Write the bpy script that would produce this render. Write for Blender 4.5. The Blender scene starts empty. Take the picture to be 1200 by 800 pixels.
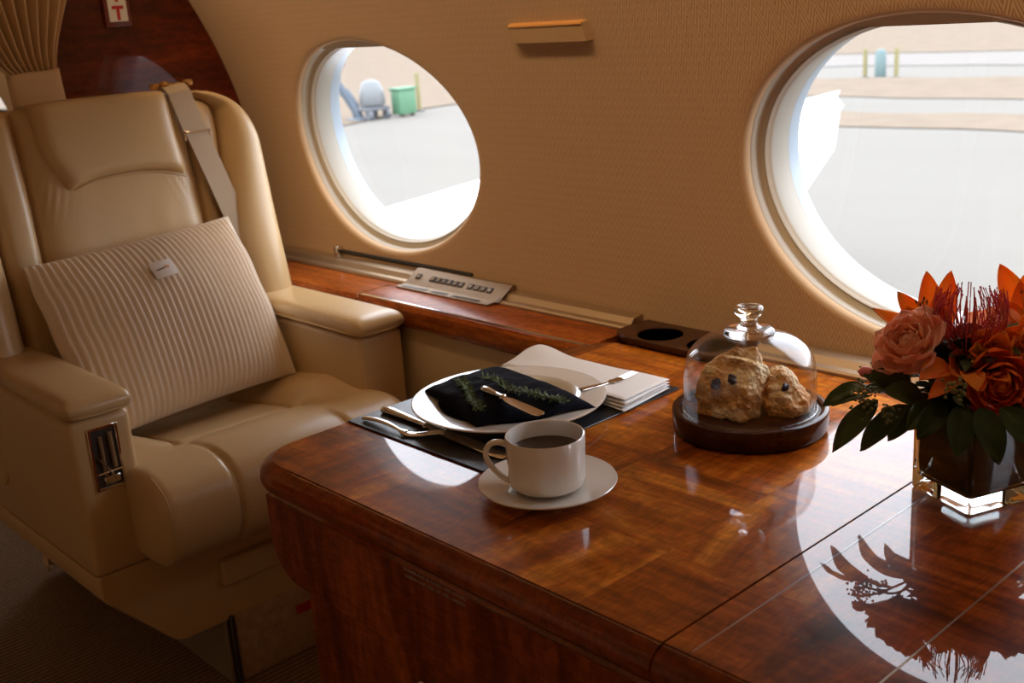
import bpy, bmesh, math, random
from mathutils import Vector, Matrix, noise
random.seed(7)
SC = bpy.context.scene
COL = SC.collection
V = Vector
PI = math.pi

# ------------------------------------------------------------------ helpers
def smooth(me, ang=None):
    for p in me.polygons: p.use_smooth = True
    if ang:
        try: me.set_sharp_from_angle(angle=math.radians(ang))
        except Exception: pass

class G:
    """geometry collector in world coordinates"""
    def __init__(s): s.v = []; s.f = []; s.uv = None
    def add(s, vs, fs):
        n = len(s.v); s.v += [tuple(v) for v in vs]; s.f += [tuple(i + n for i in f) for f in fs]; return s
    def box(s, a, b, bev=0.0, seg=2, rot=None, piv=None):
        bm = bmesh.new(); bmesh.ops.create_cube(bm, size=1)
        for v in bm.verts:
            v.co = V(((a[0]+b[0])/2 + v.co.x*(b[0]-a[0]), (a[1]+b[1])/2 + v.co.y*(b[1]-a[1]), (a[2]+b[2])/2 + v.co.z*(b[2]-a[2])))
        if bev: bmesh.ops.bevel(bm, geom=bm.edges[:], offset=bev, segments=seg, profile=0.5, affect='EDGES')
        if rot is not None:
            p = V(piv) if piv else (V(a)+V(b))/2
            for v in bm.verts: v.co = rot @ (v.co - p) + p
        bm.verts.index_update()
        s.add([v.co[:] for v in bm.verts], [[v.index for v in f.verts] for f in bm.faces]); bm.free(); return s
    def grid(s, fn, n, m, closeu=False, closev=False, flip=False):
        vs = [fn(i/(n if closeu else n-1), j/(m if closev else m-1)) for i in range(n) for j in range(m)]
        fs = []
        for i in range(n if closeu else n-1):
            for j in range(m if closev else m-1):
                a = i*m+j; b = ((i+1) % n)*m+j; c = ((i+1) % n)*m+(j+1) % m; d = i*m+(j+1) % m
                fs.append((a, d, c, b) if flip else (a, b, c, d))
        return s.add(vs, fs)
    def lathe(s, prof, c=(0, 0, 0), n=48, M=None, sx=1, sy=1):
        vs = []
        for r, z in prof:
            for k in range(n):
                a = 2*PI*k/n; p = V((r*sx*math.cos(a), r*sy*math.sin(a), z))
                if M: p = M @ p
                vs.append(p + V(c))
        fs = []
        for i in range(len(prof)-1):
            for k in range(n):
                fs.append((i*n+k, i*n+(k+1) % n, (i+1)*n+(k+1) % n, (i+1)*n+k))
        fs.append(tuple(range(n-1, -1, -1))); fs.append(tuple((len(prof)-1)*n+k for k in range(n)))
        return s.add(vs, fs)
    def tube(s, pts, r, n=8, flat=1.0, up=(0, 0, 1)):
        pts = [V(p) for p in pts]; N = len(pts)
        rr = r if isinstance(r, (list, tuple)) else [r]*N
        vs = []; u = V(up)
        for i, p in enumerate(pts):
            t = (pts[min(i+1, N-1)] - pts[max(i-1, 0)]).normalized()
            a = t.cross(u)
            if a.length < 1e-4: a = t.cross(V((1, 0.1, 0)))
            a.normalize(); b = a.cross(t).normalized()
            for k in range(n):
                w = 2*PI*k/n; vs.append(p + a*math.cos(w)*rr[i] + b*math.sin(w)*rr[i]*flat)
        fs = [(i*n+k, i*n+(k+1) % n, (i+1)*n+(k+1) % n, (i+1)*n+k) for i in range(N-1) for k in range(n)]
        fs.append(tuple(range(n-1, -1, -1))); fs.append(tuple((N-1)*n+k for k in range(n)))
        return s.add(vs, fs)
    def ribbon(s, pts, wid, th, side):
        """flat strap: pts path, side = function i->side vector"""
        pts = [V(p) for p in pts]; N = len(pts); vs = []
        for i, p in enumerate(pts):
            t = (pts[min(i+1, N-1)] - pts[max(i-1, 0)]).normalized(); sd = V(side(i)).normalized()
            nn = t.cross(sd).normalized(); w = wid(i) if callable(wid) else wid
            for a, b in ((-1, -1), (1, -1), (1, 1), (-1, 1)):
                vs.append(p + sd*a*w/2 + nn*b*th/2)
        fs = [(i*4+k, i*4+(k+1) % 4, (i+1)*4+(k+1) % 4, (i+1)*4+k) for i in range(N-1) for k in range(4)]
        fs += [(3, 2, 1, 0), tuple((N-1)*4+k for k in range(4))]
        return s.add(vs, fs)
    def build(s, name, mat, parent=None, sm=True, ang=40, at=None, sub=0):
        me = bpy.data.meshes.new(name)
        off = V((0, 0, 0))
        if parent is not None:
            off = V(parent['_w'])
        elif at is not None: off = V(at)
        me.from_pydata([V(v) - off for v in s.v], [], s.f); me.update()
        bm = bmesh.new(); bm.from_mesh(me); bmesh.ops.recalc_face_normals(bm, faces=bm.faces[:]); bm.to_mesh(me); bm.free()
        if sm: smooth(me, ang)
        if mat: me.materials.append(mat)
        o = bpy.data.objects.new(name, me); COL.objects.link(o)
        if parent is not None: o.parent = parent; o['_w'] = list(off)
        else: o.location = off; o['_w'] = list(off)
        if sub:
            md = o.modifiers.new('sub', 'SUBSURF'); md.levels = sub; md.render_levels = sub
        return o

def thing(name, label, cat, loc, group=None):
    o = bpy.data.objects.new(name, None); COL.objects.link(o); o.location = loc; o['_w'] = list(loc)
    o.empty_display_size = 0.05; o['label'] = label; o['category'] = cat
    if group: o['group'] = group
    return o
def tag(o, label, cat, group=None, kind=None):
    o['label'] = label; o['category'] = cat
    if group: o['group'] = group
    if kind: o['kind'] = kind
    return o
def struct(o, label=None, cat=None):
    o['kind'] = 'structure'
    if label: o['label'] = label
    if cat: o['category'] = cat
    return o
def catmull(P, n):
    P = [V(p) for p in P]; out = []
    Q = [P[0]*2-P[1]] + P + [P[-1]*2-P[-2]]
    for i in range(1, len(Q)-2):
        for k in range(n):
            t = k/n
            out.append(0.5*((2*Q[i]) + (Q[i+1]-Q[i-1])*t + (2*Q[i-1]-5*Q[i]+4*Q[i+1]-Q[i+2])*t*t + (-Q[i-1]+3*Q[i]-3*Q[i+1]+Q[i+2])*t**3))
    out.append(Q[-2]); return out
def sstep(a, b, x):
    t = max(0, min(1, (x-a)/(b-a))); return t*t*(3-2*t)
def plate2d(outline, holes, z0, z1, bev, name, mat, parent=None, at=None):
    cu = bpy.data.curves.new(name, 'CURVE'); cu.dimensions = '2D'; cu.fill_mode = 'BOTH'
    for pl in [outline] + holes:
        sp = cu.splines.new('POLY'); sp.points.add(len(pl)-1)
        for p, q in zip(sp.points, pl): p.co = (q[0], q[1], 0, 1)
        sp.use_cyclic_u = True
    cu.extrude = (z1-z0)/2 - bev; cu.bevel_depth = bev; cu.bevel_resolution = 2; cu.offset = -bev
    t = bpy.data.objects.new(name, cu); COL.objects.link(t)
    bpy.context.view_layer.update()
    me = bpy.data.meshes.new_from_object(t.evaluated_get(bpy.context.evaluated_depsgraph_get()))
    g = G(); g.add([(v.co.x, v.co.y, v.co.z + (z0+z1)/2) for v in me.vertices], [tuple(p.vertices) for p in me.polygons])
    bpy.data.objects.remove(t); bpy.data.curves.remove(cu)
    return g.build(name, mat, parent, at=at, ang=35)
def textmesh(body, size, name, mat, parent, M, depth=0.0003, align='CENTER', spacing=1.0, at=None, bold=0.0):
    cu = bpy.data.curves.new(name, 'FONT'); cu.body = body; cu.size = size; cu.extrude = depth; cu.align_x = align; cu.align_y = 'CENTER'
    cu.space_character = spacing; cu.offset = bold; cu.resolution_u = 3
    t = bpy.data.objects.new(name, cu); COL.objects.link(t); bpy.context.view_layer.update()
    me = bpy.data.meshes.new_from_object(t.evaluated_get(bpy.context.evaluated_depsgraph_get()))
    g = G(); g.add([M @ v.co for v in me.vertices], [tuple(p.vertices) for p in me.polygons])
    bpy.data.objects.remove(t); bpy.data.curves.remove(cu)
    return g.build(name, mat, parent, sm=False, at=at)

# ------------------------------------------------------------------ materials
def newmat(name):
    m = bpy.data.materials.new(name); m.use_nodes = True
    nt = m.node_tree; b = nt.nodes['Principled BSDF']; return m, nt, b
def setp(b, **k):
    for a, v in k.items(): b.inputs[a.replace('_', ' ')].default_value = v
def C(r, g, b_): return (r, g, b_, 1)
def mat(name, col, rough=0.5, metal=0.0, coat=0.0, coatr=0.05, bump=None, var=0.0, sheen=0.0, spec=0.5, vscale=6):
    m, nt, b = newmat(name)
    setp(b, Base_Color=C(*col), Roughness=rough, Metallic=metal, Coat_Weight=coat, Coat_Roughness=coatr, Sheen_Weight=sheen, Specular_IOR_Level=spec)
    tc = nt.nodes.new('ShaderNodeTexCoord')
    nz = nt.nodes.new('ShaderNodeTexNoise'); nz.inputs['Scale'].default_value = vscale; nz.inputs['Detail'].default_value = 4
    nt.links.new(tc.outputs['Object'], nz.inputs['Vector'])
    if var:
        mx = nt.nodes.new('ShaderNodeMix'); mx.data_type = 'RGBA'
        mx.inputs[6].default_value = C(*[c*(1-var) for c in col]); mx.inputs[7].default_value = C(*[min(1, c*(1+var)) for c in col])
        nt.links.new(nz.outputs['Fac'], mx.inputs[0]); nt.links.new(mx.outputs[2], b.inputs['Base Color'])
    if bump:
        n2 = nt.nodes.new('ShaderNodeTexNoise'); n2.inputs['Scale'].default_value = bump[0]; n2.inputs['Detail'].default_value = 5
        nt.links.new(tc.outputs['Object'], n2.inputs['Vector'])
        bp = nt.nodes.new('ShaderNodeBump'); bp.inputs['Strength'].default_value = bump[1]; bp.inputs['Distance'].default_value = bump[2]
        nt.links.new(n2.outputs['Fac'], bp.inputs['Height']); nt.links.new(bp.outputs['Normal'], b.inputs['Normal'])
    return m

LEATHER = mat('tan_leather', (0.59, 0.40, 0.195), 0.36, coat=0.12, coatr=0.28, bump=(260, 0.12, 0.002), var=0.04)
LEATHER_SIDE = mat('beige_side_leather', (0.60, 0.45, 0.26), 0.5, bump=(300, 0.1, 0.002), var=0.04)
PLASTIC = mat('beige_trim_plastic', (0.50, 0.44, 0.35), 0.45, bump=(80, 0.02, 0.001))
WHITE_RING = mat('white_reveal', (0.44, 0.415, 0.36), 0.4, bump=(60, 0.02, 0.001))
BLUE_RING = mat('pale_gasket', (0.36, 0.42, 0.48), 0.35, bump=(60, 0.02, 0.001))
DARKGAP = mat('dark_gap', (0.02, 0.015, 0.01), 0.8, var=0.1)
ALU = mat('champagne_metal', (0.42, 0.30, 0.19), 0.45, metal=0.7, bump=(400, 0.03, 0.0005))
PANELM = mat('bronze_panel', (0.30, 0.21, 0.13), 0.5, metal=0.6, bump=(400, 0.03, 0.0005))
ALUDARK = mat('satin_bronze', (0.40, 0.29, 0.18), 0.35, metal=0.8, bump=(400, 0.03, 0.0005))
CHROME = mat('polished_steel', (0.78, 0.74, 0.70), 0.12, metal=1.0, bump=(300, 0.01, 0.0003))
SILVER = mat('silver_cutlery', (0.80, 0.76, 0.72), 0.16, metal=1.0, bump=(200, 0.015, 0.0003))
CHINA = mat('white_porcelain', (0.88, 0.84, 0.78), 0.25, coat=1.0, coatr=0.03, var=0.01)
COFFEE = mat('black_coffee', (0.035, 0.014, 0.006), 0.04, var=0.1)
MATMAT = mat('black_placemat', (0.022, 0.022, 0.026), 0.36, bump=(500, 0.25, 0.001), var=0.1)
NAVY = mat('navy_linen', (0.0045, 0.0055, 0.013), 0.9, bump=(900, 0.4, 0.001), var=0.2, spec=0.15)
LINEN = mat('white_linen', (0.90, 0.89, 0.89), 0.85, bump=(900, 0.3, 0.001), var=0.02, sheen=0.2)
PATCH = mat('satin_label', (0.78, 0.72, 0.67), 0.4, bump=(500, 0.1, 0.0005))
INK = mat('dark_ink', (0.03, 0.04, 0.07), 0.6, var=0.1)
ORANGE_INK = mat('orange_ink', (0.70, 0.22, 0.05), 0.6, var=0.1)
WEB = mat('beige_webbing', (0.47, 0.355, 0.24), 0.6, bump=(700, 0.3, 0.001), var=0.05)
GREY_TEXT = mat('silver_print', (0.42, 0.40, 0.40), 0.4, var=0.02)
RED = mat('red_enamel', (0.45, 0.02, 0.02), 0.45, var=0.05)
SIGNWHITE = mat('sign_white', (0.72, 0.70, 0.66), 0.4, var=0.02)
BTN = mat('dark_button', (0.05, 0.04, 0.035), 0.35, var=0.1)
CURT = mat('tan_curtain_cloth', (0.78, 0.59, 0.37), 0.8, bump=(500, 0.3, 0.001), var=0.08, sheen=0.2)
BREAD = None

def wood(name, dark, mid, light, axis='X', scale=1.0, coat=1.0, rough=0.35, fig=1.0, panels=False, coatr=0.015):
    m, nt, b = newmat(name); L = nt.links.new; N = nt.nodes.new
    tc = N('ShaderNodeTexCoord'); mp = N('ShaderNodeMapping')
    s = {'X': (1.2, 9, 9), 'Y': (9, 1.2, 9), 'Z': (9, 9, 1.2)}[axis]
    mp.inputs['Scale'].default_value = [q*scale for q in s]
    L(tc.outputs['Object'], mp.inputs['Vector'])
    vec = mp.outputs['Vector']
    if panels:
        # marquetry: alternate veneer leaves turn the grain direction
        sx = N('ShaderNodeSeparateXYZ'); L(tc.outputs['Object'], sx.inputs[0])
        def math_(op, a, bb):
            n = N('ShaderNodeMath'); n.operation = op
            for i, q in enumerate((a, bb)):
                if hasattr(q, 'links'): L(q, n.inputs[i])
                elif q is not None: n.inputs[i].default_value = q
            return n.outputs[0]
        fx = math_('FLOOR', math_('DIVIDE', math_('ADD', sx.outputs[0], 0.02), 0.165), None)
        fy = math_('FLOOR', math_('DIVIDE', math_('ADD', sx.outputs[1], 0.0), 0.165), None)
        par = math_('MODULO', math_('ABSOLUTE', math_('ADD', fx, fy), None), 2.0)
        mp2 = N('ShaderNodeMapping'); mp2.inputs['Scale'].default_value = (7*scale, 1.5*scale, 7*scale); mp2.inputs['Location'].default_value = (3.1, 1.7, 0)
        L(tc.outputs['Object'], mp2.inputs['Vector'])
        mxv = N('ShaderNodeMix'); mxv.data_type = 'VECTOR'
        L(par, mxv.inputs[0]); L(mp.outputs['Vector'], mxv.inputs[4]); L(mp2.outputs['Vector'], mxv.inputs[5])
        vec = mxv.outputs[1]
    n1 = N('ShaderNodeTexNoise'); n1.inputs['Scale'].default_value = 1.3; n1.inputs['Detail'].default_value = 7; n1.inputs['Roughness'].default_value = 0.62; n1.inputs['Distortion'].default_value = 1.6*fig
    L(vec, n1.inputs['Vector'])
    cr = N('ShaderNodeValToRGB'); cr.color_ramp.elements[0].position = 0.28; cr.color_ramp.elements[0].color = C(*dark)
    cr.color_ramp.elements[1].position = 0.74; cr.color_ramp.elements[1].color = C(*light)
    e = cr.color_ramp.elements.new(0.5); e.color = C(*mid)
    L(n1.outputs['Fac'], cr.inputs[0])
    # fine pores
    mp3 = N('ShaderNodeMapping'); mp3.inputs['Scale'].default_value = [q*scale*14 for q in ((0.25, 1, 1) if axis == 'X' else (1, 0.25, 1) if axis == 'Y' else (1, 1, 0.25))]
    L(tc.outputs['Object'], mp3.inputs['Vector'])
    n2 = N('ShaderNodeTexNoise'); n2.inputs['Scale'].default_value = 9; n2.inputs['Detail'].default_value = 3; L(mp3.outputs['Vector'], n2.inputs['Vector'])
    r2 = N('ShaderNodeMapRange'); r2.inputs[1].default_value = 0.35; r2.inputs[2].default_value = 0.65; r2.inputs[3].default_value = 0.72; r2.inputs[4].default_value = 1.12
    L(n2.outputs['Fac'], r2.inputs[0])
    mpc = N('ShaderNodeMapping'); mpc.inputs['Scale'].default_value = (60*scale, 18*scale, 40*scale) if axis == 'X' else (18*scale, 40*scale, 60*scale)
    L(tc.outputs['Object'], mpc.inputs['Vector']); n3 = N('ShaderNodeTexNoise'); n3.inputs['Scale'].default_value = 1.6; n3.inputs['Detail'].default_value = 4; n3.inputs['Distortion'].default_value = 2.2; L(mpc.outputs['Vector'], n3.inputs['Vector'])
    r3 = N('ShaderNodeMapRange'); r3.inputs[1].default_value = 0.38; r3.inputs[2].default_value = 0.62; r3.inputs[3].default_value = 0.78; r3.inputs[4].default_value = 1.10
    L(n3.outputs['Fac'], r3.inputs[0]); mm = N('ShaderNodeMath'); mm.operation = 'MULTIPLY'; L(r2.outputs[0], mm.inputs[0]); L(r3.outputs[0], mm.inputs[1]); r2 = mm
    mul = N('ShaderNodeMix'); mul.data_type = 'RGBA'; mul.blend_type = 'MULTIPLY'; mul.inputs[0].default_value = 1
    L(cr.outputs[0], mul.inputs[6])
    cmb = N('ShaderNodeCombineColor'); [L(r2.outputs[0], cmb.inputs[i]) for i in range(3)]
    L(cmb.outputs[0], mul.inputs[7]); L(mul.outputs[2], b.inputs['Base Color'])
    setp(b, Roughness=rough, Coat_Weight=coat, Coat_Roughness=coatr, Coat_IOR=1.44, Specular_IOR_Level=0.04)
    return m
MAHOG = wood('mahogany_table_veneer', (0.075, 0.016, 0.003), (0.42, 0.092, 0.006), (0.88, 0.31, 0.030), 'X', 0.8, panels=True, fig=1.5)
MAHOG_EDGE = wood('mahogany_bullnose', (0.16, 0.030, 0.005), (0.32, 0.065, 0.009), (0.46, 0.11, 0.016), 'X', 0.8, fig=0.3)
MAHOG_FRONT = wood('mahogany_front_veneer', (0.11, 0.020, 0.004), (0.29, 0.055, 0.009), (0.50, 0.12, 0.020), 'Z', 0.7, fig=1.2)
LEDGEWOOD = wood('mahogany_ledge', (0.16, 0.035, 0.008), (0.36, 0.085, 0.012), (0.56, 0.17, 0.030), 'X', 1.2, fig=0.5, coat=0.25, coatr=0.18)
BULKWOOD = wood('dark_bulkhead_veneer', (0.05, 0.008, 0.003), (0.12, 0.016, 0.004), (0.24, 0.035, 0.006), 'Y', 0.8, fig=1.0, coatr=0.04)
CUPWOOD = wood('dark_walnut', (0.022, 0.006, 0.003), (0.050, 0.013, 0.005), (0.09, 0.028, 0.010), 'X', 1.6, coat=0.6, fig=0.4, coatr=0.04)

def fabric_wall():
    m, nt, b = newmat('herringbone_wall_fabric'); L = nt.links.new; N = nt.nodes.new
    uv = N('ShaderNodeUVMap'); uv.uv_map = 'UVMap'; sp = N('ShaderNodeSeparateXYZ'); L(uv.outputs[0], sp.inputs[0])
    def M(op, a, bb=None):
        n = N('ShaderNodeMath'); n.operation = op
        for i, q in enumerate((a, bb)):
            if q is None: continue
            if hasattr(q, 'links'): L(q, n.inputs[i])
            else: n.inputs[i].default_value = q
        return n.outputs[0]
    tri = M('PINGPONG', sp.outputs[0], 0.011)                  # zigzag columns
    ph = M('ADD', M('MULTIPLY', tri, 1.9), M('MULTIPLY', sp.outputs[1], 0.62))
    saw = M('PINGPONG', ph, 0.0042)
    nrm = M('DIVIDE', saw, 0.0042)
    nz = N('ShaderNodeTexNoise'); nz.inputs['Scale'].default_value = 220; L(uv.outputs[0], nz.inputs['Vector'])
    cr = N('ShaderNodeMapRange'); cr.inputs[1].default_value = 0.0; cr.inputs[2].default_value = 0.45; L(nrm, cr.inputs[0])
    mx = N('ShaderNodeMix'); mx.data_type = 'RGBA'; mx.inputs[6].default_value = C(0.31, 0.17, 0.08); mx.inputs[7].default_value = C(0.50, 0.32, 0.17)
    L(cr.outputs[0], mx.inputs[0]); L(mx.outputs[2], b.inputs['Base Color'])
    bp = N('ShaderNodeBump'); bp.inputs['Strength'].default_value = 0.5; bp.inputs['Distance'].default_value = 0.0012
    L(M('ADD', cr.outputs[0], M('MULTIPLY', nz.outputs['Fac'], 0.25)), bp.inputs['Height']); L(bp.outputs[0], b.inputs['Normal'])
    setp(b, Roughness=0.75, Sheen_Weight=0.15); return m
WALLFAB = fabric_wall(); LIPFAB = mat('plain_wall_fabric', (0.50, 0.32, 0.17), 0.75, bump=(400, 0.1, 0.001))

def carpet():
    m, nt, b = newmat('brown_ribbed_carpet'); L = nt.links.new; N = nt.nodes.new
    tc = N('ShaderNodeTexCoord'); w = N('ShaderNodeTexWave'); w.wave_type = 'BANDS'; w.bands_direction = 'X'
    w.inputs['Scale'].default_value = 26; w.inputs['Distortion'].default_value = 1.2; w.inputs['Detail'].default_value = 3; w.inputs['Detail Scale'].default_value = 3
    L(tc.outputs['Object'], w.inputs['Vector'])
    nz = N('ShaderNodeTexNoise'); nz.inputs['Scale'].default_value = 160; L(tc.outputs['Object'], nz.inputs['Vector'])
    mx = N('ShaderNodeMix'); mx.data_type = 'RGBA'; mx.inputs[6].default_value = C(0.15, 0.092, 0.052); mx.inputs[7].default_value = C(0.36, 0.25, 0.165)
    ad = N('ShaderNodeMath'); ad.operation = 'MULTIPLY'; L(w.outputs['Fac'], ad.inputs[0]); L(nz.outputs['Fac'], ad.inputs[1])
    ad2 = N('ShaderNodeMath'); ad2.operation = 'MULTIPLY'; ad2.inputs[1].default_value = 1.7; L(ad.outputs[0], ad2.inputs[0])
    L(ad2.outputs[0], mx.inputs[0]); L(mx.outputs[2], b.inputs['Base Color'])
    bp = N('ShaderNodeBump'); bp.inputs['Strength'].default_value = 0.6; bp.inputs['Distance'].default_value = 0.004; L(ad.outputs[0], bp.inputs['Height']); L(bp.outputs[0], b.inputs['Normal'])
    setp(b, Roughness=0.95, Specular_IOR_Level=0.1); return m
CARPET = carpet(); PEDC = mat('tan_pedestal_carpet', (0.50, 0.34, 0.21), 0.95, bump=(140, 0.8, 0.006), var=0.3, vscale=70)

def thin_glass(name, tint=(1, 1, 1), ior=1.5, rough=0.0, fac=1.0):
    m = bpy.data.materials.new(name); m.use_nodes = True; nt = m.node_tree; nt.nodes.clear(); N = nt.nodes.new; L = nt.links.new
    o = N('ShaderNodeOutputMaterial'); t = N('ShaderNodeBsdfTransparent'); t.inputs[0].default_value = C(*tint)
    g = N('ShaderNodeBsdfGlossy'); g.inputs['Roughness'].default_value = rough; fr = N('ShaderNodeFresnel'); ge = N('ShaderNodeNewGeometry'); mi = N('ShaderNodeMix'); mi.inputs[2].default_value = ior; mi.inputs[3].default_value = 1/ior; L(ge.outputs['Backfacing'], mi.inputs[0]); L(mi.outputs[0], fr.inputs[0])
    mu = N('ShaderNodeMath'); mu.operation = 'MULTIPLY'; mu.inputs[1].default_value = fac; L(fr.outputs[0], mu.inputs[0])
    mx = N('ShaderNodeMixShader'); L(mu.outputs[0], mx.inputs[0]); L(t.outputs[0], mx.inputs[1]); L(g.outputs[0], mx.inputs[2]); L(mx.outputs[0], o.inputs[0]); return m
PANE = thin_glass('window_acrylic', (0.97, 0.975, 0.98), 1.4, 0.0, 0.6)
DOME = thin_glass('cloche_glass', (0.96, 0.96, 0.965), 1.5)
def solid_glass(name, col=(1, 1, 1)):
    m, nt, b = newmat(name); setp(b, Base_Color=C(*col), Roughness=0.0, Transmission_Weight=1.0, IOR=1.48); return m
GLASS = solid_glass('clear_glass'); VGLASS = solid_glass('vase_glass', (0.88, 0.95, 0.93))

# ------------------------------------------------------------------ cabin cross-section (x along the fuselage, y to the windows, z up)
def yw(z):
    w = z-0.7; return 1.31 + 0.1689*w - 0.6325*w*w
TAB = [(0.0, 0.64)]
_z = 0.64
while _z < 1.345:
    z2 = _z+0.0025; TAB.append((TAB[-1][0] + math.hypot(0.0025, yw(z2)-yw(_z)), z2)); _z = z2
S07 = min(TAB, key=lambda t: abs(t[1]-0.7))[0]
TAB = [(s-S07, z) for s, z in TAB]
def z_of(s):
    for (a, za), (b, zb) in zip(TAB, TAB[1:]):
        if s <= b: return za + (zb-za)*(s-a)/(b-a)
    return TAB[-1][1] + (s-TAB[-1][0])*0.88
S_LO, S_HI = TAB[0][0], TAB[-1][0]-0.004
YC = 0.365
def surf(x, s, d=0.0, mir=False):
    """point on the cabin lining; d = distance outward"""
    z = z_of(s); t = 0.1689-1.265*(z-0.7); n = V((0, 1, -t)).normalized()
    p = V((x, yw(z), z)) + n*d
    if mir: p.y = 2*YC - p.y
    return p
WS, WA, WB = 0.2608, 0.2822, 0.2092          # window centre along the arc, half axes
WX = [-4.10, -2.953, -1.806, -0.659, 0.488, 1.635]
SZ0, SZ1 = -4.67, 2.2
def ell(a, e): return (WA+e)*math.cos(a), (WB+e)*math.sin(a)

def wall_with_windows(mir):
    verts, faces, uvs = [], [], []
    M = 96; K = 12
    bounds = [SZ0] + [(WX[i]+WX[i+1])/2 for i in range(len(WX)-1)] + [SZ1]
    for i, wx in enumerate(WX):
        x0, x1 = bounds[i], bounds[i+1]; base = len(verts)
        def ray_rect(a):
            c, s = WA*math.cos(a), WB*math.sin(a); t = 1e9
            if c > 1e-9: t = min(t, (x1-wx)/c)
            if c < -1e-9: t = min(t, (x0-wx)/c)
            if s > 1e-9: t = min(t, (S_HI-WS)/s)
            if s < -1e-9: t = min(t, (S_LO-WS)/s)
            return c*t, s*t
        # make sure rectangle corners are hit exactly
        angs = [2*PI*k/M for k in range(M)]
        for cx, cs in ((x1-wx, S_HI-WS), (x0-wx, S_HI-WS), (x0-wx, S_LO-WS), (x1-wx, S_LO-WS)):
            a = math.atan2(cs/WB, cx/WA) % (2*PI); j = min(range(M), key=lambda q: min(abs(angs[q]-a), 2*PI-abs(angs[q]-a))); angs[j] = a
        lip = [(0.001, 0.022), (0.001, 0.010), (0.0025, 0.005), (0.006, 0.0015), (0.011, 0.0)]
        rings = []
        for e, d in lip: rings.append([(wx+ell(a, e)[0], WS+ell(a, e)[1], d) for a in angs])
        for k in range(1, K+1):
            t = (k/K)**1.3; ring = []
            for a in angs:
                ex, es = ell(a, 0.011); rx, rs = ray_rect(a); ring.append((wx+ex+(rx-ex)*t, WS+es+(rs-es)*t, 0))
            rings.append(ring)
        for ring in rings:
            for x, s, d in ring: verts.append(surf(x, s, d, mir)); uvs.append((x, s))
        for r in range(len(rings)-1):
            for k in range(M):
                a = base+r*M+k; b = base+r*M+(k+1) % M; faces.append((a, b, b+M, a+M))
    me = bpy.data.meshes.new('wall_window_side'); me.from_pydata(verts, [], faces); me.update()
    uvl = me.uv_layers.new(name='UVMap')
    for lp in me.loops: uvl.data[lp.index].uv = uvs[lp.vertex_index]
    bm = bmesh.new(); bm.from_mesh(me); bmesh.ops.remove_doubles(bm, verts=bm.verts[:], dist=1e-5); bmesh.ops.recalc_face_normals(bm, faces=bm.faces[:]); bm.to_mesh(me); bm.free()
    smooth(me); me.materials.append(WALLFAB); me.materials.append(LIPFAB)
    for p in me.polygons:
        c = p.center; x = c.x
        for wx in WX:
            s_ = 0
            if abs(x-wx) < WA+0.02:
                zz = c.z; ss = min(TAB, key=lambda t: abs(t[1]-zz))[0]
                if ((x-wx)/(WA+0.0112))**2 + ((ss-WS)/(WB+0.0112))**2 < 1.0: p.material_index = 1
    return me
wf = bpy.data.objects.new('wall_window_side', wall_with_windows(False)); COL.objects.link(wf)
struct(wf, 'curved cabin wall lined in tan herringbone fabric with oval windows', 'wall')
wn = bpy.data.objects.new('wall_aisle_side', wall_with_windows(True)); COL.objects.link(wn)
struct(wn, 'opposite cabin wall behind the camera lined in tan fabric', 'wall')

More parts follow.
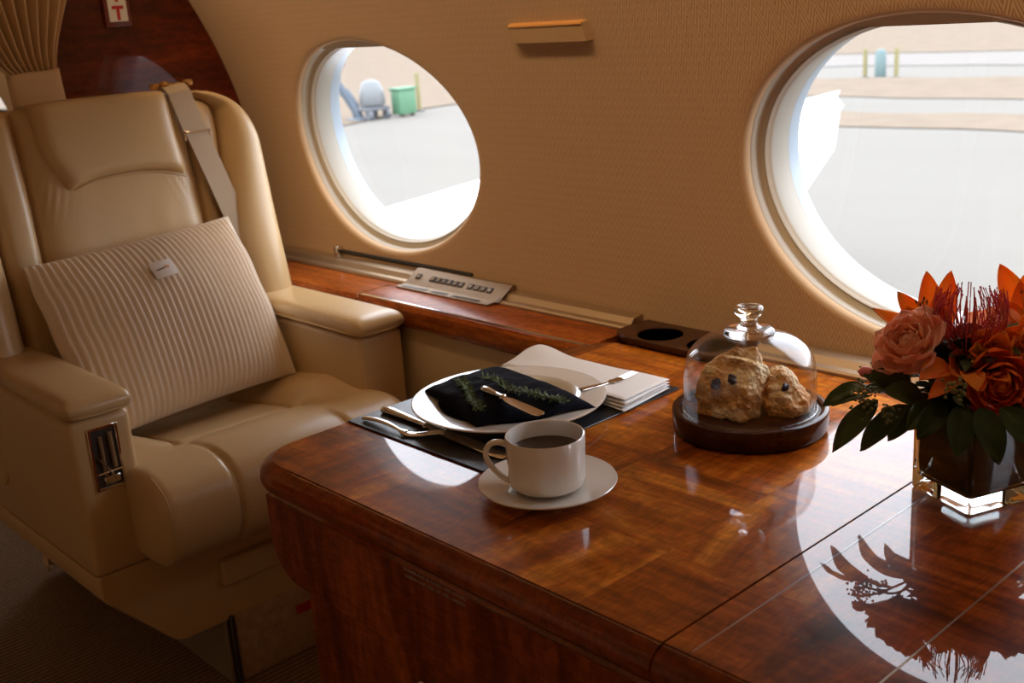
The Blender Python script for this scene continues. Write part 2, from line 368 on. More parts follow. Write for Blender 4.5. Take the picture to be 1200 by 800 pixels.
def window(ix, wx, mir):
    c = surf(wx, WS, 0.03, mir)
    e = bpy.data.objects.new('window_%d' % ix, None); COL.objects.link(e); e.location = c; e['_w'] = list(c); struct(e)
    def rings(R, M=96):
        g = G(); vs = []; fs = []
        for ee, d in R:
            for k in range(M):
                a = 2*PI*k/M; x, s = ell(a, ee); vs.append(surf(wx+x, WS+s, d, mir))
        for r in range(len(R)-1):
            for k in range(M): fs.append((r*M+k, r*M+(k+1) % M, (r+1)*M+(k+1) % M, (r+1)*M+k))
        return g.add(vs, fs)
    rings([(0.003, 0.012), (-0.0005, 0.014), (-0.0015, 0.026), (-0.003, 0.029), (-0.0105, 0.031), (-0.0115, 0.029), (-0.013, 0.028), (-0.0145, 0.029), (-0.0155, 0.033), (-0.0175, 0.0345), (-0.0185, 0.036)]).build('window_frame', PLASTIC, e, ang=60)
    fr = rings([(-0.0182, 0.0358), (-0.0195, 0.0375), (-0.0240, 0.066), (-0.0250, 0.070)]).build('inner_reveal', WHITE_RING, e, ang=50)
    rings([(-0.0250, 0.070), (-0.0256, 0.072), (-0.0272, 0.092)]).build('gasket_ring', BLUE_RING, e, ang=50)
    def disc(ee, d, name, m=PANE):
        g = G(); M = 96; R = 8; vs = [surf(wx, WS, d, mir)]; fs = []
        for r in range(1, R+1):
            for k in range(M):
                a = 2*PI*k/M; x, s = ell(a, ee); vs.append(surf(wx+x*r/R, WS+s*r/R, d, mir))
        for k in range(M): fs.append((0, 1+k, 1+(k+1) % M))
        for r in range(R-1):
            for k in range(M): fs.append((1+r*M+k, 1+r*M+(k+1) % M, 1+(r+1)*M+(k+1) % M, 1+(r+1)*M+k))
        return g.add(vs, fs).build(name, m, e, ang=None)
    disc(-0.0250, 0.070, 'window_pane')
    if mir: disc(-0.002, 0.0155, 'window_shade', PLASTIC)  # closed shade added on the unseen side to keep daylight out of the cabin
    # parked shade: a thin segment at the top of the opening, with a dark slot under its edge
    def seg(s_cut, d0, d1, name, m, lo=None):
        g = G(); n = 40; vs = []; fs = []
        top = WS+WB+0.0; amax = math.asin((s_cut)/(WB))
        for k in range(n+1):
            a = amax + (PI-2*amax)*k/n; x, s = ell(a, 0.002)
            sb = WS+s_cut if lo is None else max(WS+s_cut, WS+s-0.0)
            for d in (d0, d1): vs += [surf(wx+x, WS+s, d, mir), surf(wx+x, WS+s_cut, d, mir)]
        for k in range(n):
            b = k*4
            fs += [(b, b+4, b+5, b+1), (b+2, b+3, b+7, b+6), (b+1, b+5, b+7, b+3), (b, b+2, b+6, b+4)]
        return g.add(vs, fs).build(name, m, e, sm=False)
    if not mir: seg(WB-0.0155, 0.0125, 0.0145, 'window_shade', PLASTIC)
    if not mir: seg(WB-0.0172, 0.0160, 0.0170, 'shade_slot', DARKGAP)
    return e
k = 1
for mir in (False, True):
    for wx in WX:
        window(k, wx, mir); k += 1

# ceiling (one smooth lining above both walls)
zt = surf(0, S_HI).z; yt = surf(0, S_HI).y
half = [(yt, zt), (yt-0.035, zt+0.06), (1.045, 1.455), (0.93, 1.56), (0.72, 1.625), (0.50, 1.645), (YC, 1.648)]
pr = catmull([(y, z, 0) for y, z in half], 6); pr = [(p.x, p.y) for p in pr]
pr = pr + [(2*YC-y, z) for y, z in reversed(pr[:-1])]
CEIL = mat('cream_ceiling_lining', (0.60, 0.49, 0.34), 0.8, bump=(300, 0.15, 0.001), var=0.03)
g = G(); g.grid(lambda u, v: (SZ0 + (SZ1-SZ0)*u, *pr[min(len(pr)-1, round(v*(len(pr)-1)))]), 30, len(pr)); g.build('ceiling', CEIL)
struct(bpy.data.objects['ceiling'], 'cream curved cabin ceiling', 'ceiling')
ZF = 0.12
g = G(); g.box((SZ0, -0.50, ZF-0.05), (SZ1, 1.23, ZF)); struct(g.build('floor', CARPET, sm=False), 'dark brown ribbed cabin carpet', 'floor')
# lower side panels under the ledge
for nm, s in (('trim_1', 1), ('trim_2', -1)):
    g = G()
    def lp(u, v, s=s):
        prof = [(1.330, 0.666), (1.183, 0.666), (1.1825, 0.60), (1.181, 0.45), (1.172, 0.30), (1.15, 0.20), (1.13, 0.115)]
        t = v*(len(prof)-1); i = min(len(prof)-2, int(t)); f = t-i; y = prof[i][0]*(1-f)+prof[i+1][0]*f; z = prof[i][1]*(1-f)+prof[i+1][1]*f
        if s < 0: y = 2*YC-y
        return (SZ0+(SZ1-SZ0)*u, y, z)
    g.grid(lp, 20, 16); struct(g.build(nm, LEATHER_SIDE, ang=None), 'cream lower side wall panel below the wooden ledge' if s > 0 else 'cream lower side wall panel across the aisle', 'wall panel')
# end walls
def section(ymin=None, ymax=None):
    pts = [(1.13, ZF), (1.196, 0.45), (1.196, 0.66), (yw(0.66)+0.012, 0.66)]
    z = 0.70
    while z < zt: pts.append((yw(z)+0.012, z)); z += 0.05
    pts += [(y, z) for y, z in pr[:len(pr)//2+1]]
    return pts
def slab(name, x0, x1, poly, m, label=None, cat='wall'):
    g = G(); n = len(poly)
    g.add([(x0, y, z) for y, z in poly] + [(x1, y, z) for y, z in poly],
          [tuple(range(n)), tuple(range(2*n-1, n-1, -1))] + [(i, (i+1) % n, n+(i+1) % n, n+i) for i in range(n)])
    o = g.build(name, m, sm=False, at=((x0+x1)/2, poly[0][0], ZF)); struct(o, label, cat); return o
full = section(); full = full + [(2*YC-y, z) for y, z in reversed(full[:-1])]
slab('wall_forward', SZ0-0.03, SZ0+0.0, full, CEIL, 'far cream end wall of the forward cabin beyond the curtain')
slab('wall_rear', SZ1, SZ1+0.03, full, CEIL, 'end wall behind the camera')
hs = section()
bulk = [(0.90, ZF)] + hs[:-1]
bulk = [p for p in bulk if p[0] >= 0.899] + [(0.90, 1.575)]
slab('wall_bulkhead', -2.34, -2.30, bulk, BULKWOOD, 'dark glossy red mahogany bulkhead beside the curtain')
slab('wall_bulkhead_aisle', -2.34, -2.30, [(2*YC-y, z) for y, z in bulk], BULKWOOD, 'dark mahogany bulkhead on the aisle side')

# ------------------------------------------------------------------ metal strip along the wall foot and the wooden ledge
def extrude_x(prof, x0, x1, g=None):
    g = g or G(); n = len(prof)
    g.add([(x0, y, z) for y, z in prof]+[(x1, y, z) for y, z in prof], [tuple(range(n-1, -1, -1)), tuple(range(n, 2*n))]+[(i, (i+1) % n, n+(i+1) % n, n+i) for i in range(n)])
    return g
STRIP = [(1.267, 0.694), (1.267, 0.704), (1.270, 0.707), (1.281, 0.708), (1.284, 0.711), (1.289, 0.7165), (1.305, 0.7185), (1.311, 0.719), (1.311, 0.694)]
for x0, x1, w in ((-2.296, -1.142, 'champagne metal rail at the wall foot, left of the drink holder'), (-0.905, 2.19, 'champagne metal rail at the wall foot, behind the flowers and cloche')):
    o = extrude_x(STRIP, x0, x1).build('wall_rail', ALU, ang=20, at=((x0+x1)/2, 1.29, 0.694)); tag(o, w, 'rail')
# ledge: two boards with a joint
sl = thing('side_ledge', 'glossy red mahogany ledge running along the wall beside the seat', 'ledge', (-1.7, 1.22, 0.66))
LP = [(1.172, 0.6655), (1.170, 0.676), (1.171, 0.690), (1.176, 0.697), (1.184, 0.700), (1.2665, 0.700), (1.2665, 0.6655)]
extrude_x(LP, -2.296, -1.742).build('board', LEDGEWOOD, sl, ang=25)
extrude_x(LP, -1.738, -1.139).build('hinged_lid', LEDGEWOOD, sl, ang=25)
extrude_x([(1.178, 0.655), (1.174, 0.660), (1.176, 0.667), (1.2, 0.667), (1.2, 0.655)], -2.296, -1.135).build('lower_moulding', MAHOG_EDGE, sl, ang=25)
G().box((-1.7395, 1.173, 0.690), (-1.7375, 1.2655, 0.7012)).build('joint_strip', CHROME, sl, sm=False)
extrude_x([(1.1785, 0.6985), (1.1785, 0.7006), (1.1815, 0.7006), (1.1815, 0.6985)], -1.736, -1.13).build('inlay_or_glint_line', CHROME, sl, sm=False)  # bright metal strip stands in for the window's reflection along the ledge edge

# slot with lever on the wall
sp = thing('shade_lever', 'small metal lever at the left end of a dark slot above the rail', 'lever', (-1.95, 1.305, 0.722))
g = G(); g.tube([(-1.985, 1.3145, 0.7285), (-1.80, 1.3145, 0.7285), (-1.56, 1.3145, 0.7285)], 0.0048, n=10); g.build('slot', DARKGAP, sp)
G().box((-1.992, 1.296, 0.718), (-1.981, 1.314, 0.742), 0.003).build('lever_tab', CHROME, sp)

# control panel
cp = thing('control_panel', 'champagne metal seat control panel with rows of dark buttons on the ledge', 'control panel', (-1.60, 1.27, 0.70))
cx0, cx1 = -1.712, -1.448
prof = [(1.246, 0.7005), (1.246, 0.7035), (1.262, 0.7045), (1.266, 0.7065), (1.2975, 0.7275), (1.3005, 0.7285), (1.309, 0.7275), (1.309, 0.7005)]
g = G(); n = len(prof); vs = []
for x, sh in ((cx0, 1), (cx1, -1)):
    for y, z in prof: vs.append((x + sh*(0.0 if y > 1.265 else 0.0) + (0.012 if (sh < 0 and y > 1.262) else 0) + (0.004 if (sh > 0 and y > 1.262) else 0), y, z))
g.add(vs, [tuple(range(n-1, -1, -1)), tuple(range(n, 2*n))]+[(i, (i+1) % n, n+(i+1) % n, n+i) for i in range(n)])
g.build('housing', PANELM, cp, ang=25)
sl_n = V((0, -(0.7275-0.7065), (1.2975-1.266))).normalized(); sl_d = V((0, 1.2975-1.266, 0.7275-0.7065)).normalized()
bx = [-1.684] + [-1.641 + i*0.0165 for i in range(6)] + [-1.532 + i*0.0178 for i in range(4)]
Rm = Matrix((V((1, 0, 0)), sl_d, sl_n)).transposed()
for i, x in enumerate(bx):
    c = V((x, 1.2825, 0.7177))
    g = G(); g.box((-0.0070, -0.0062, -0.001), (0.0070, 0.0062, 0.0016), 0.0008, 1); g.v = [Rm @ V(v) + c for v in g.v]
    bt = g.build('button', BTN, cp)
    g = G()
    if i == 0: g.box((-0.0035, -0.003, 0.0016), (0.0035, 0.003, 0.0019))
    elif i % 3 == 0:
        g.box((-0.0045, -0.0008, 0.0016), (0.0045, 0.0008, 0.0019)); g.box((-0.0008, -0.004, 0.0016), (0.0008, 0.004, 0.0019))
    elif i % 3 == 1:
        g.lathe([(0.0033, 0.0016), (0.0033, 0.0019)], n=10)
    else:
        g.box((-0.0045, 0.0012, 0.0016), (0.0045, 0.0028, 0.0019)); g.box((-0.0045, -0.0028, 0.0016), (0.0045, -0.0012, 0.0019))
    g.v = [Rm @ V(v) + c for v in g.v]; g.build('button_symbol', ALUDARK, bt, sm=False)
for x0, x1 in ((-1.700, -1.625), (-1.612, -1.566), (-1.552, -1.478)):
    G().box((x0, 1.250, 0.7038), (x1, 1.2585, 0.7047)).build('label_strip', BTN, cp, sm=False)

# drink holder in the ledge
dh = thing('drink_holder', 'dark walnut two-hole drink holder set into the ledge behind the cloche', 'drink holder', (-1.03, 1.26, 0.70))
def circ(cx, cy, r, n=40, a0=0, a1=2*PI): return [(cx+r*math.cos(a0+(a1-a0)*k/n), cy+r*math.sin(a0+(a1-a0)*k/n)) for k in range(n if a1-a0 > 6.28 else n+1)]
outl = [(-0.91, 1.215), (-0.91, 1.311), (-1.131, 1.3115)] + [(-1.131-0.006*math.sin(PI*t/10), 1.3115-0.009*t) for t in range(1, 9)] + [(-1.118, 1.226), (-1.108, 1.219), (-1.09, 1.215)]
plate2d(outl, [circ(-1.063, 1.2585, 0.0345), circ(-0.968, 1.2585, 0.0345)], 0.7005, 0.7115, 0.002, 'holder_plate', CUPWOOD, dh)
for cx in (-1.063, -0.968):
    G().lathe([(0.0348, 0.7105), (0.0348, 0.688), (0.033, 0.684), (0.0, 0.684), (0.0, 0.682), (0.0365, 0.682), (0.0365, 0.7105)], (cx, 1.2585, 0), 40).build('cup_well', ALUDARK, dh)
    G().lathe([(0.0320, 0.6845), (0.0320, 0.6865), (0.0, 0.6865)], (cx, 1.2585, 0), 40).build('well_pad', ALUDARK, dh)

# handle on the wall, upper middle
hd = thing('wall_grip', 'small beige grip bar on the fabric wall between the two windows, near the top', 'handle', (-1.25, 1.25, 1.16))
def hb(x, z, d): 
    p = V((x, yw(z), z)); t = 0.1689-1.265*(z-0.7); nn = V((0, 1, -t)).normalized(); return p - nn*d
vs = []
for x, e in ((-1.345, 0), (-1.172, 0)):
    xi = x + (0.008 if x < -1.3 else -0.008)
    vs += [hb(x, 1.149, -0.002), hb(xi, 1.151, 0.010), hb(xi, 1.177, 0.009), hb(x, 1.178, -0.002)]
g = G(); g.add(vs, [(0, 1, 2, 3), (7, 6, 5, 4), (0, 4, 5, 1), (1, 5, 6, 2), (2, 6, 7, 3), (3, 7, 4, 0)]); g.build('grip_body', mat('tan_grip_leather', (0.46, 0.30, 0.15), 0.5, bump=(300, .1, .001)), hd, sm=False)
vs = []
for x in (-1.338, -1.179): vs += [hb(x, 1.1755, 0.0092), hb(x, 1.1765, 0.0105), hb(x, 1.1785, 0.0095), hb(x, 1.1785, 0.0)]
g = G(); g.add(vs, [(0, 1, 2, 3), (7, 6, 5, 4), (0, 4, 5, 1), (1, 5, 6, 2), (2, 6, 7, 3), (3, 7, 4, 0)]); g.build('top_lip', mat('amber_lip', (0.55, 0.26, 0.08), 0.4, var=.02), hd, sm=False)

# ------------------------------------------------------------------ table
TZ = 0.70
tb = thing('fold_out_table', 'glossy mahogany dining table with bullnose edge and veneered front', 'table', (-0.6, 0.9, ZF))
def arc(cx, cy, r, a0, a1, n=10): return [(cx+r*math.cos(math.radians(a0+(a1-a0)*k/n)), cy+r*math.sin(math.radians(a0+(a1-a0)*k/n))) for k in range(n+1)]
EDGE = [(-0.0, 0.7), (0.001, 0.6985), (0.006, 0.6975), (0.011, 0.6945), (0.0155, 0.690), (0.0178, 0.684), (0.0178, 0.6765), (0.0150, 0.670), (0.010, 0.6665), (0.004, 0.6655), (-0.004, 0.665)]
def leaf(path, back, name):
    """path: outline with the bullnose; back: remaining outline points"""
    P = [V((x, y, 0)) for x, y in path]; g = G(); vs = []; m = len(EDGE)
    nr = []
    for i, p in enumerate(P):
        t = (P[min(i+1, len(P)-1)]-P[max(i-1, 0)]).normalized(); nr.append(V((-t.y, t.x, 0)))
    c = sum(P, V((0, 0, 0)))/len(P)
    for i, p in enumerate(P):
        for e, z in EDGE: q = p + nr[i]*e; vs.append((q.x, q.y, z))
    fs = []
    for i in range(len(P)-1):
        for k in range(m-1): fs.append((i*m+k, (i+1)*m+k, (i+1)*m+k+1, i*m+k+1))
    fs.append(tuple(range(m))); fs.append(tuple((len(P)-1)*m+k for k in range(m-1, -1, -1)))
    b0 = len(vs); vs += [(x, y, 0.7) for x, y in back]; b1 = len(vs); vs += [(x, y, 0.665) for x, y in back]
    fs.append(tuple([i*m for i in range(len(P))] + list(range(b0, b1))))
    fs.append(tuple([i*m+m-1 for i in range(len(P))] + list(range(b1, b1+len(back))))[::-1])
    chain_t = [(len(P)-1)*m] + list(range(b0, b1)) + [0]; chain_b = [(len(P)-1)*m+m-1] + list(range(b1, b1+len(back))) + [m-1]
    for i in range(len(chain_t)-1): fs.append((chain_t[i], chain_t[i+1], chain_b[i+1], chain_b[i]))
    g.add(vs, fs); return g.build(name, MAHOG, tb, ang=30)
XL, YF = -1.165, 0.612
SEAM = -0.5235
pathA = [(SEAM-0.0012, YF)] + [(SEAM-0.05-0.5*k/8, YF) for k in range(9)] + arc(XL+0.055, YF+0.055, 0.055, 270, 180, 10) + [(XL, 0.75), (XL, 0.95), (XL, 1.10)] + arc(XL+0.16, 1.10, 0.16, 180, 140, 6) + [(-1.117, 1.2135)]
# the outward normal must point out: path runs front seam -> left -> back
la = leaf(pathA, [(-1.10, 1.2135), (-0.905, 1.2135), (-0.905, 1.2655), (SEAM-0.0012, 1.2655)], 'table_leaf')
XR = 0.16
pathB = [(XR, YF)] + [(XR-0.6*k/8, YF) for k in range(1, 9)] + [(SEAM+0.0012, YF)]
lb = leaf(pathB, [(SEAM+0.0012, 1.2655), (XR, 1.2655)], 'table_leaf')
# bullnose in its own, straighter-grained wood
for o in (la, lb):
    o.data.materials.append(MAHOG_EDGE)
    for p in o.data.polygons:
        if abs(p.normal.z) < 0.985 and len(p.vertices) == 4: p.material_index = 1
GROOVE = mat('dark_seam', (0.02, 0.006, 0.004), 0.4, var=0.1)
G().box((SEAM-0.0011, YF-0.010, 0.6655), (SEAM+0.0011, 1.265, 0.6925)).build('seam_gasket', GROOVE, tb, sm=False)
INL = mat('pale_inlay_line', (0.36, 0.20, 0.12), 0.4, coat=1.0, coatr=0.02, var=0.05)
for x in (-0.497, -0.366):
    G().box((x-0.0008, YF+0.004, 0.699), (x+0.0008, 1.262, 0.70025)).build('inlay_or_glint_line', INL if x < -0.4 else ALUDARK, tb, sm=False)
# apron box with rounded lower left corner
AX0, AX1, AY0, AY1, AZ0, AZ1 = -1.152, 0.16, 0.612, 1.16, 0.543, 0.6520
def prism_y(poly, y0, y1, bev=0.002):
    g = G(); n = len(poly); ins = []
    cx = sum(p[0] for p in poly)/n; cz = sum(p[1] for p in poly)/n
    g.add([(x, y0, z) for x, z in poly]+[(x, y1, z) for x, z in poly], [tuple(range(n)), tuple(range(2*n-1, n-1, -1))]+[(i, n+i, n+(i+1) % n, (i+1) % n) for i in range(n)])
    return g
ap = [(AX1, AZ1), (AX0, AZ1)] + [(AX0+0.055+0.055*math.cos(math.radians(a)), AZ0+0.055+0.055*math.sin(math.radians(a))) for a in range(180, 271, 9)] + [(AX1, AZ0)]
prism_y(ap, AY0, AY1).build('apron', MAHOG_FRONT, tb, ang=30)
# moulding under the top
def path_sweep(prof, path):
    P = [V((x, y, 0)) for x, y in path]; m = len(prof); vs = []; fs = []
    for i, p in enumerate(P):
        t = (P[min(i+1, len(P)-1)]-P[max(i-1, 0)]).normalized(); nn = V((-t.y, t.x, 0))
        for e, z in prof: q = p+nn*e; vs.append((q.x, q.y, z))
    for i in range(len(P)-1):
        for k in range(m): fs.append((i*m+k, (i+1)*m+k, (i+1)*m+(k+1) % m, i*m+(k+1) % m))
    fs.append(tuple(range(m))); fs.append(tuple((len(P)-1)*m+k for k in range(m-1, -1, -1)))
    return G().add(vs, fs)
mo = [(XR, YF+0.002)] + [(XR-1.2*k/12, YF+0.002) for k in range(1, 12)] + arc(XL+0.057, YF+0.057, 0.052, 270, 180, 8) + [(XL+0.006, 0.8), (XL+0.006, 1.10)]
path_sweep([(-0.010, 0.6648), (0.001, 0.6648), (0.001, 0.6608), (0.007, 0.6600), (0.0098, 0.6565), (0.008, 0.6530), (0.002, 0.6515), (-0.010, 0.6515)], mo).build('bead_moulding', MAHOG_EDGE, tb, ang=30)
# cabinet below
cab = G().box((-1.092, 0.6205, ZF+0.002), (0.155, 1.15, 0.5405), 0.002, 1).build('cabinet_body', MAHOG_FRONT, tb)
dr = G().box((-1.091, 0.6185, 0.395), (-0.46, 0.6225, 0.5395), 0.0012, 1).build('drawer_front', MAHOG_FRONT, tb)
G().lathe([(0.0, 0.0), (0.004, 0.0), (0.004, 0.006), (0.009, 0.010), (0.0095, 0.014), (0.006, 0.018), (0.0, 0.019)], (-0.854, 0.6185, 0.512), 20, Matrix.Rotation(math.radians(90), 3, 'X').to_4x4()).build('knob', CHROME, dr)
G().box((-1.091, 0.6185, ZF+0.03), (-0.46, 0.6225, 0.3925), 0.0012, 1).build('cabinet_door', MAHOG_FRONT, tb)
# printed notice on the apron
Mt = Matrix.Translation((-0.826, 0.6187, 0.6475)) @ Matrix.Rotation(math.radians(90), 4, 'X')
textmesh('DRAWER MUST BE CLOSED AND LATCHED', 0.0052, 'printed_notice', GREY_TEXT, tb, Matrix.Translation((-0.826, 0.6117, 0.6453)) @ Matrix.Rotation(math.radians(90), 4, 'X'), 0.0001)
textmesh('DURING TAXI, TAKE OFF AND LANDING', 0.0052, 'printed_notice', GREY_TEXT, tb, Matrix.Translation((-0.826, 0.6117, 0.638)) @ Matrix.Rotation(math.radians(90), 4, 'X'), 0.0001)

# ------------------------------------------------------------------ seat
SY = 0.855
st = thing('cabin_armchair', 'tan leather cabin armchair with headrest, wide arms and seat belt', 'seat', (-1.85, SY, ZF))
def armrest(y0, y1, pocket):
    xb, xf = -2.17, -1.597
    # body: rounded box, front corners softened
    g = G()
    if pocket: g.box((xb, y0, 0.402), (xf, y1, 0.659), 0.012, 4)
    else: g.box((xb, y0, 0.402), (xf, y1, 0.657), 0.008, 4)
    body = g.build('armrest_body', LEATHER, st)
    # pad: superelliptic loaf rounded on top
    def pad(u, v):
        a = u*2-1; w = v*2*PI
        L_ = (xf+0.012)-xb; yc = (y0+y1)/2; hw = (y1-y0)/2+0.004
        ce = math.copysign(abs(math.cos(w))**0.45, math.cos(w)); se = math.copysign(abs(math.sin(w))**0.62, math.sin(w))
        k = max(0.0, (abs(a)-0.90)/0.10); r = math.sqrt(max(0.0, 1-k*k)) if k < 1 else 0.0
        r = 0.35+0.65*r if k < 1 else 0.35
        return ((xb+xf+0.012)/2 + a*L_/2, yc+hw*ce*(0.86+0.14*r), 0.6755 + (0.0190*se)*(r))
    g = G(); g.grid(pad, 61, 40, closev=True)
    n = len(g.v); g.f.append(tuple(range(40))); g.f.append(tuple(range(n-1, n-41, -1)))
    p = g.build('armrest_pad', LEATHER, st, ang=60)
    # piping seam round the pad
    yc = (y0+y1)/2; hw = (y1-y0)/2+0.0035
    pts = [(xb+0.01, yc-hw, 0.6655)] + [(xf-0.03, yc-hw, 0.6655)] + [(xf-0.03+0.040*math.sin(t*PI/16), yc-hw+0.03*(1-math.cos(t*PI/16)), 0.6655) for t in range(1, 9)] + [(xf+0.011, yc, 0.6655)] + [(xf-0.03+0.040*math.sin(t*PI/16), yc+hw-0.03*(1-math.cos(t*PI/16)), 0.6655) for t in range(8, -1, -1)] + [(xb+0.01, yc+hw, 0.6655)]
    G().tube(pts, 0.0016, 6).build('pad_piping', LEATHER, p)
    if pocket:
        G().box((xf-0.002, yc-0.028, 0.6625), (xf+0.002, yc+0.034, 0.6665), 0.0006, 1).build('metal_lip', CHROME, body)
        pk = G()
        px0, px1, z0, z1 = yc-0.0205, yc+0.0205, 0.545, 0.640
        # frame
        for a, b in (((xf-0.001, px0-0.003, z0-0.003), (xf+0.0035, px0+0.0015, z1+0.003)), ((xf-0.001, px1-0.0015, z0-0.003), (xf+0.0035, px1+0.003, z1+0.003)),
                     ((xf-0.001, px0+0.0014, z0-0.003), (xf+0.0035, px1-0.0014, z0+0.0015)), ((xf-0.001, px0+0.0014, z1-0.0015), (xf+0.0035, px1-0.0014, z1+0.003))): pk.box(a, b, 0.0006, 1)
        pk = pk.build('control_bezel', CHROME, st)
        G().box((xf-0.0005, px0+0.001, z0+0.001), (xf+0.0008, px1-0.001, z1-0.001)).build('bezel_recess', BTN, pk, sm=False)
        G().tube([(xf+0.003, yc-0.006, z1-0.012), (xf+0.003, yc-0.006, z0+0.02)], 0.003, 8).build('slide_rod', ALUDARK, pk)
        G().tube([(xf+0.003, yc+0.009, z1-0.008), (xf+0.003, yc+0.010, z0+0.03)], 0.004, 8).build('slide_rod', ALUDARK, pk)
        g = G(); g.tube([(xf+0.004, yc-0.018, z0+0.024), (xf+0.005, yc+0.019, z0+0.026)], 0.0016, 8); g.tube([(xf+0.005, yc-0.014, z0+0.050), (xf+0.006, yc+0.001, z0+0.026), (xf+0.005, yc+0.008, z0+0.012)], 0.0018, 8); g.box((xf+0.001, yc-0.010, z0+0.006), (xf+0.006, yc+0.015, z0+0.018), 0.001, 1)
        g.build('latch', CHROME, pk)
armrest(0.545, 0.642, True)
armrest(1.070, 1.166, False)
# base skirt: body that narrows downward under the arms
yzp = [(0.547, 0.404), (0.545, 0.398), (0.545, 0.374), (0.548, 0.366), (0.558, 0.352), (0.648, 0.252), (0.656, 0.246), (0.668, 0.243), (1.045, 0.243), (1.055, 0.246), (1.063, 0.252), (1.150, 0.354), (1.161, 0.368), (1.166, 0.378), (1.166, 0.398), (1.164, 0.404)]
def yzin(k_): return [(SY+(y-SY)*(1-k_), z if z > 0.39 else z+(0.30-z)*k_*0.6) for y, z in yzp]
rg = [(-2.17, 0.0), (-1.612, 0.0), (-1.603, 0.006), (-1.599, 0.020)]
g = G(); n_ = len(yzp); vs = []; fs = []
for x, k_ in rg: vs += [(x, y, z) for y, z in yzin(k_)]
for i in range(len(rg)-1): fs += [(i*n_+q, i*n_+(q+1) % n_, (i+1)*n_+(q+1) % n_, (i+1)*n_+q) for q in range(n_)]
fs += [tuple(range(n_)), tuple((len(rg)-1)*n_+q for q in range(n_-1, -1, -1))]
g.add(vs, fs); g.build('base_skirt', LEATHER, st, ang=40)
G().box((-2.16, 0.553, 0.395), (-1.612, 1.158, 0.418), 0.004, 1).build('seat_deck', LEATHER, st)
# crease line between arm panel and skirt
fl = G().box((-1.604, 0.745, 0.312), (-1.584, 1.02, 0.357), 0.004, 3).build('footrest_flap', LEATHER, st)
# pedestal: carpet-covered box with black strip
pe = G().box((-2.10, 0.741, ZF+0.0), (-1.602, 0.748, 0.25), 0.002, 1).build('pedestal', mat('brown_pedestal', (0.24, 0.19, 0.14), 0.5, var=0.1), st)
G().box((-2.10, 0.748, ZF+0.0), (-1.592, 0.757, 0.25), 0.002, 1).build('black_strip', BTN, pe)
G().box((-2.10, 0.757, ZF+0.0), (-1.597, 0.98, 0.25), 0.006, 2).build('carpeted_box', PEDC, pe)
G().box((-1.598, 0.876, 0.198), (-1.592, 0.912, 0.214), 0.001, 1).build('red_tag', RED, pe)

# cushion
path = catmull([(-2.04, 0, 0.495), (-1.92, 0, 0.506), (-1.80, 0, 0.527), (-1.70, 0, 0.543), (-1.62, 0, 0.560), (-1.560, 0, 0.568), (-1.512, 0, 0.560), (-1.482, 0, 0.535), (-1.474, 0, 0.490), (-1.484, 0, 0.448), (-1.512, 0, 0.422), (-1.55, 0, 0.414), (-1.60, 0, 0.412)], 10)
CW = 0.240
def gauss(x, s): return math.exp(-(x/s)**2)
def cush(u, v):
    i = v*(len(path)-1); i0 = min(len(path)-1, int(round(i))); p = path[i0]
    a = path[max(0, i0-1)]; b = path[min(len(path)-1, i0+1)]; t = (b-a).normalized(); n = V((t.z*-1, 0, t.x)); n = V((-t.z, 0, t.x))
    if n.z < 0 and i0 < 50: n = -n
    dy = (u*2-1)*CW
    n = V((-t.z, 0, t.x))
    k = max(0, (abs(dy)-(CW-0.024))/0.024); inset = 0.022*(1-math.sqrt(max(0, 1-min(1, k)**2)))
    rear = sstep(-1.60, -1.72, p.x) if i0 < 60 else 0
    h = 0
    ad = abs(dy)
    # side rolls stand proud of the middle toward the back
    h += rear*0.030*sstep(0.10, 0.185, ad)
    front = 1-rear
    h += front*0.004*math.cos(min(1, ad/0.11)*PI/2)**0.6 if ad < 0.11 else 0
    # lengthwise seams
    seam = 0.012 if front > 0.5 else 0.016
    h -= seam*0.62*gauss(ad-0.112, 0.0045)*(0.35+0.65*max(rear, sstep(-1.62, -1.50, p.x)))
    # crosswise tuck in the middle panel
    if i0 < 60 and ad < 0.16:
        h -= 0.016*gauss(p.x+1.665, 0.013)*sstep(0.155, 0.11, ad)
        h += 0.002*gauss(p.x+1.60, 0.05)*sstep(0.14, 0.08, ad)
    q = V((p.x, SY+dy, p.z)) + n*(h-inset)
    return q
g = G(); NU = 121; NV = len(path)
g.grid(cush, NU, NV)
g.f.append(tuple(range(NV))); g.f.append(tuple(range(NU*NV-1, NU*NV-NV-1, -1)))
cu_ = g.build('seat_cushion', LEATHER, st, ang=70)
# stitched welt lines on the cushion front
for s in (-1, 1):
    pts = []
    for i in range(56, NV-6, 2):
        uu = 0.5+0.5*s*(CW-0.013)/CW; q_ = cush(uu, i/(NV-1)); pts.append(tuple(q_))
    G().tube(pts, 0.0013, 6).build('stitched_seam', LEATHER, cu_)
    pts = [tuple(cush(0.5+0.5*s*0.112/CW, i/(NV-1))) for i in range(52, NV-4, 2)]
    G().tube(pts, 0.0016, 6).build('welt_seam', LEATHER, cu_)
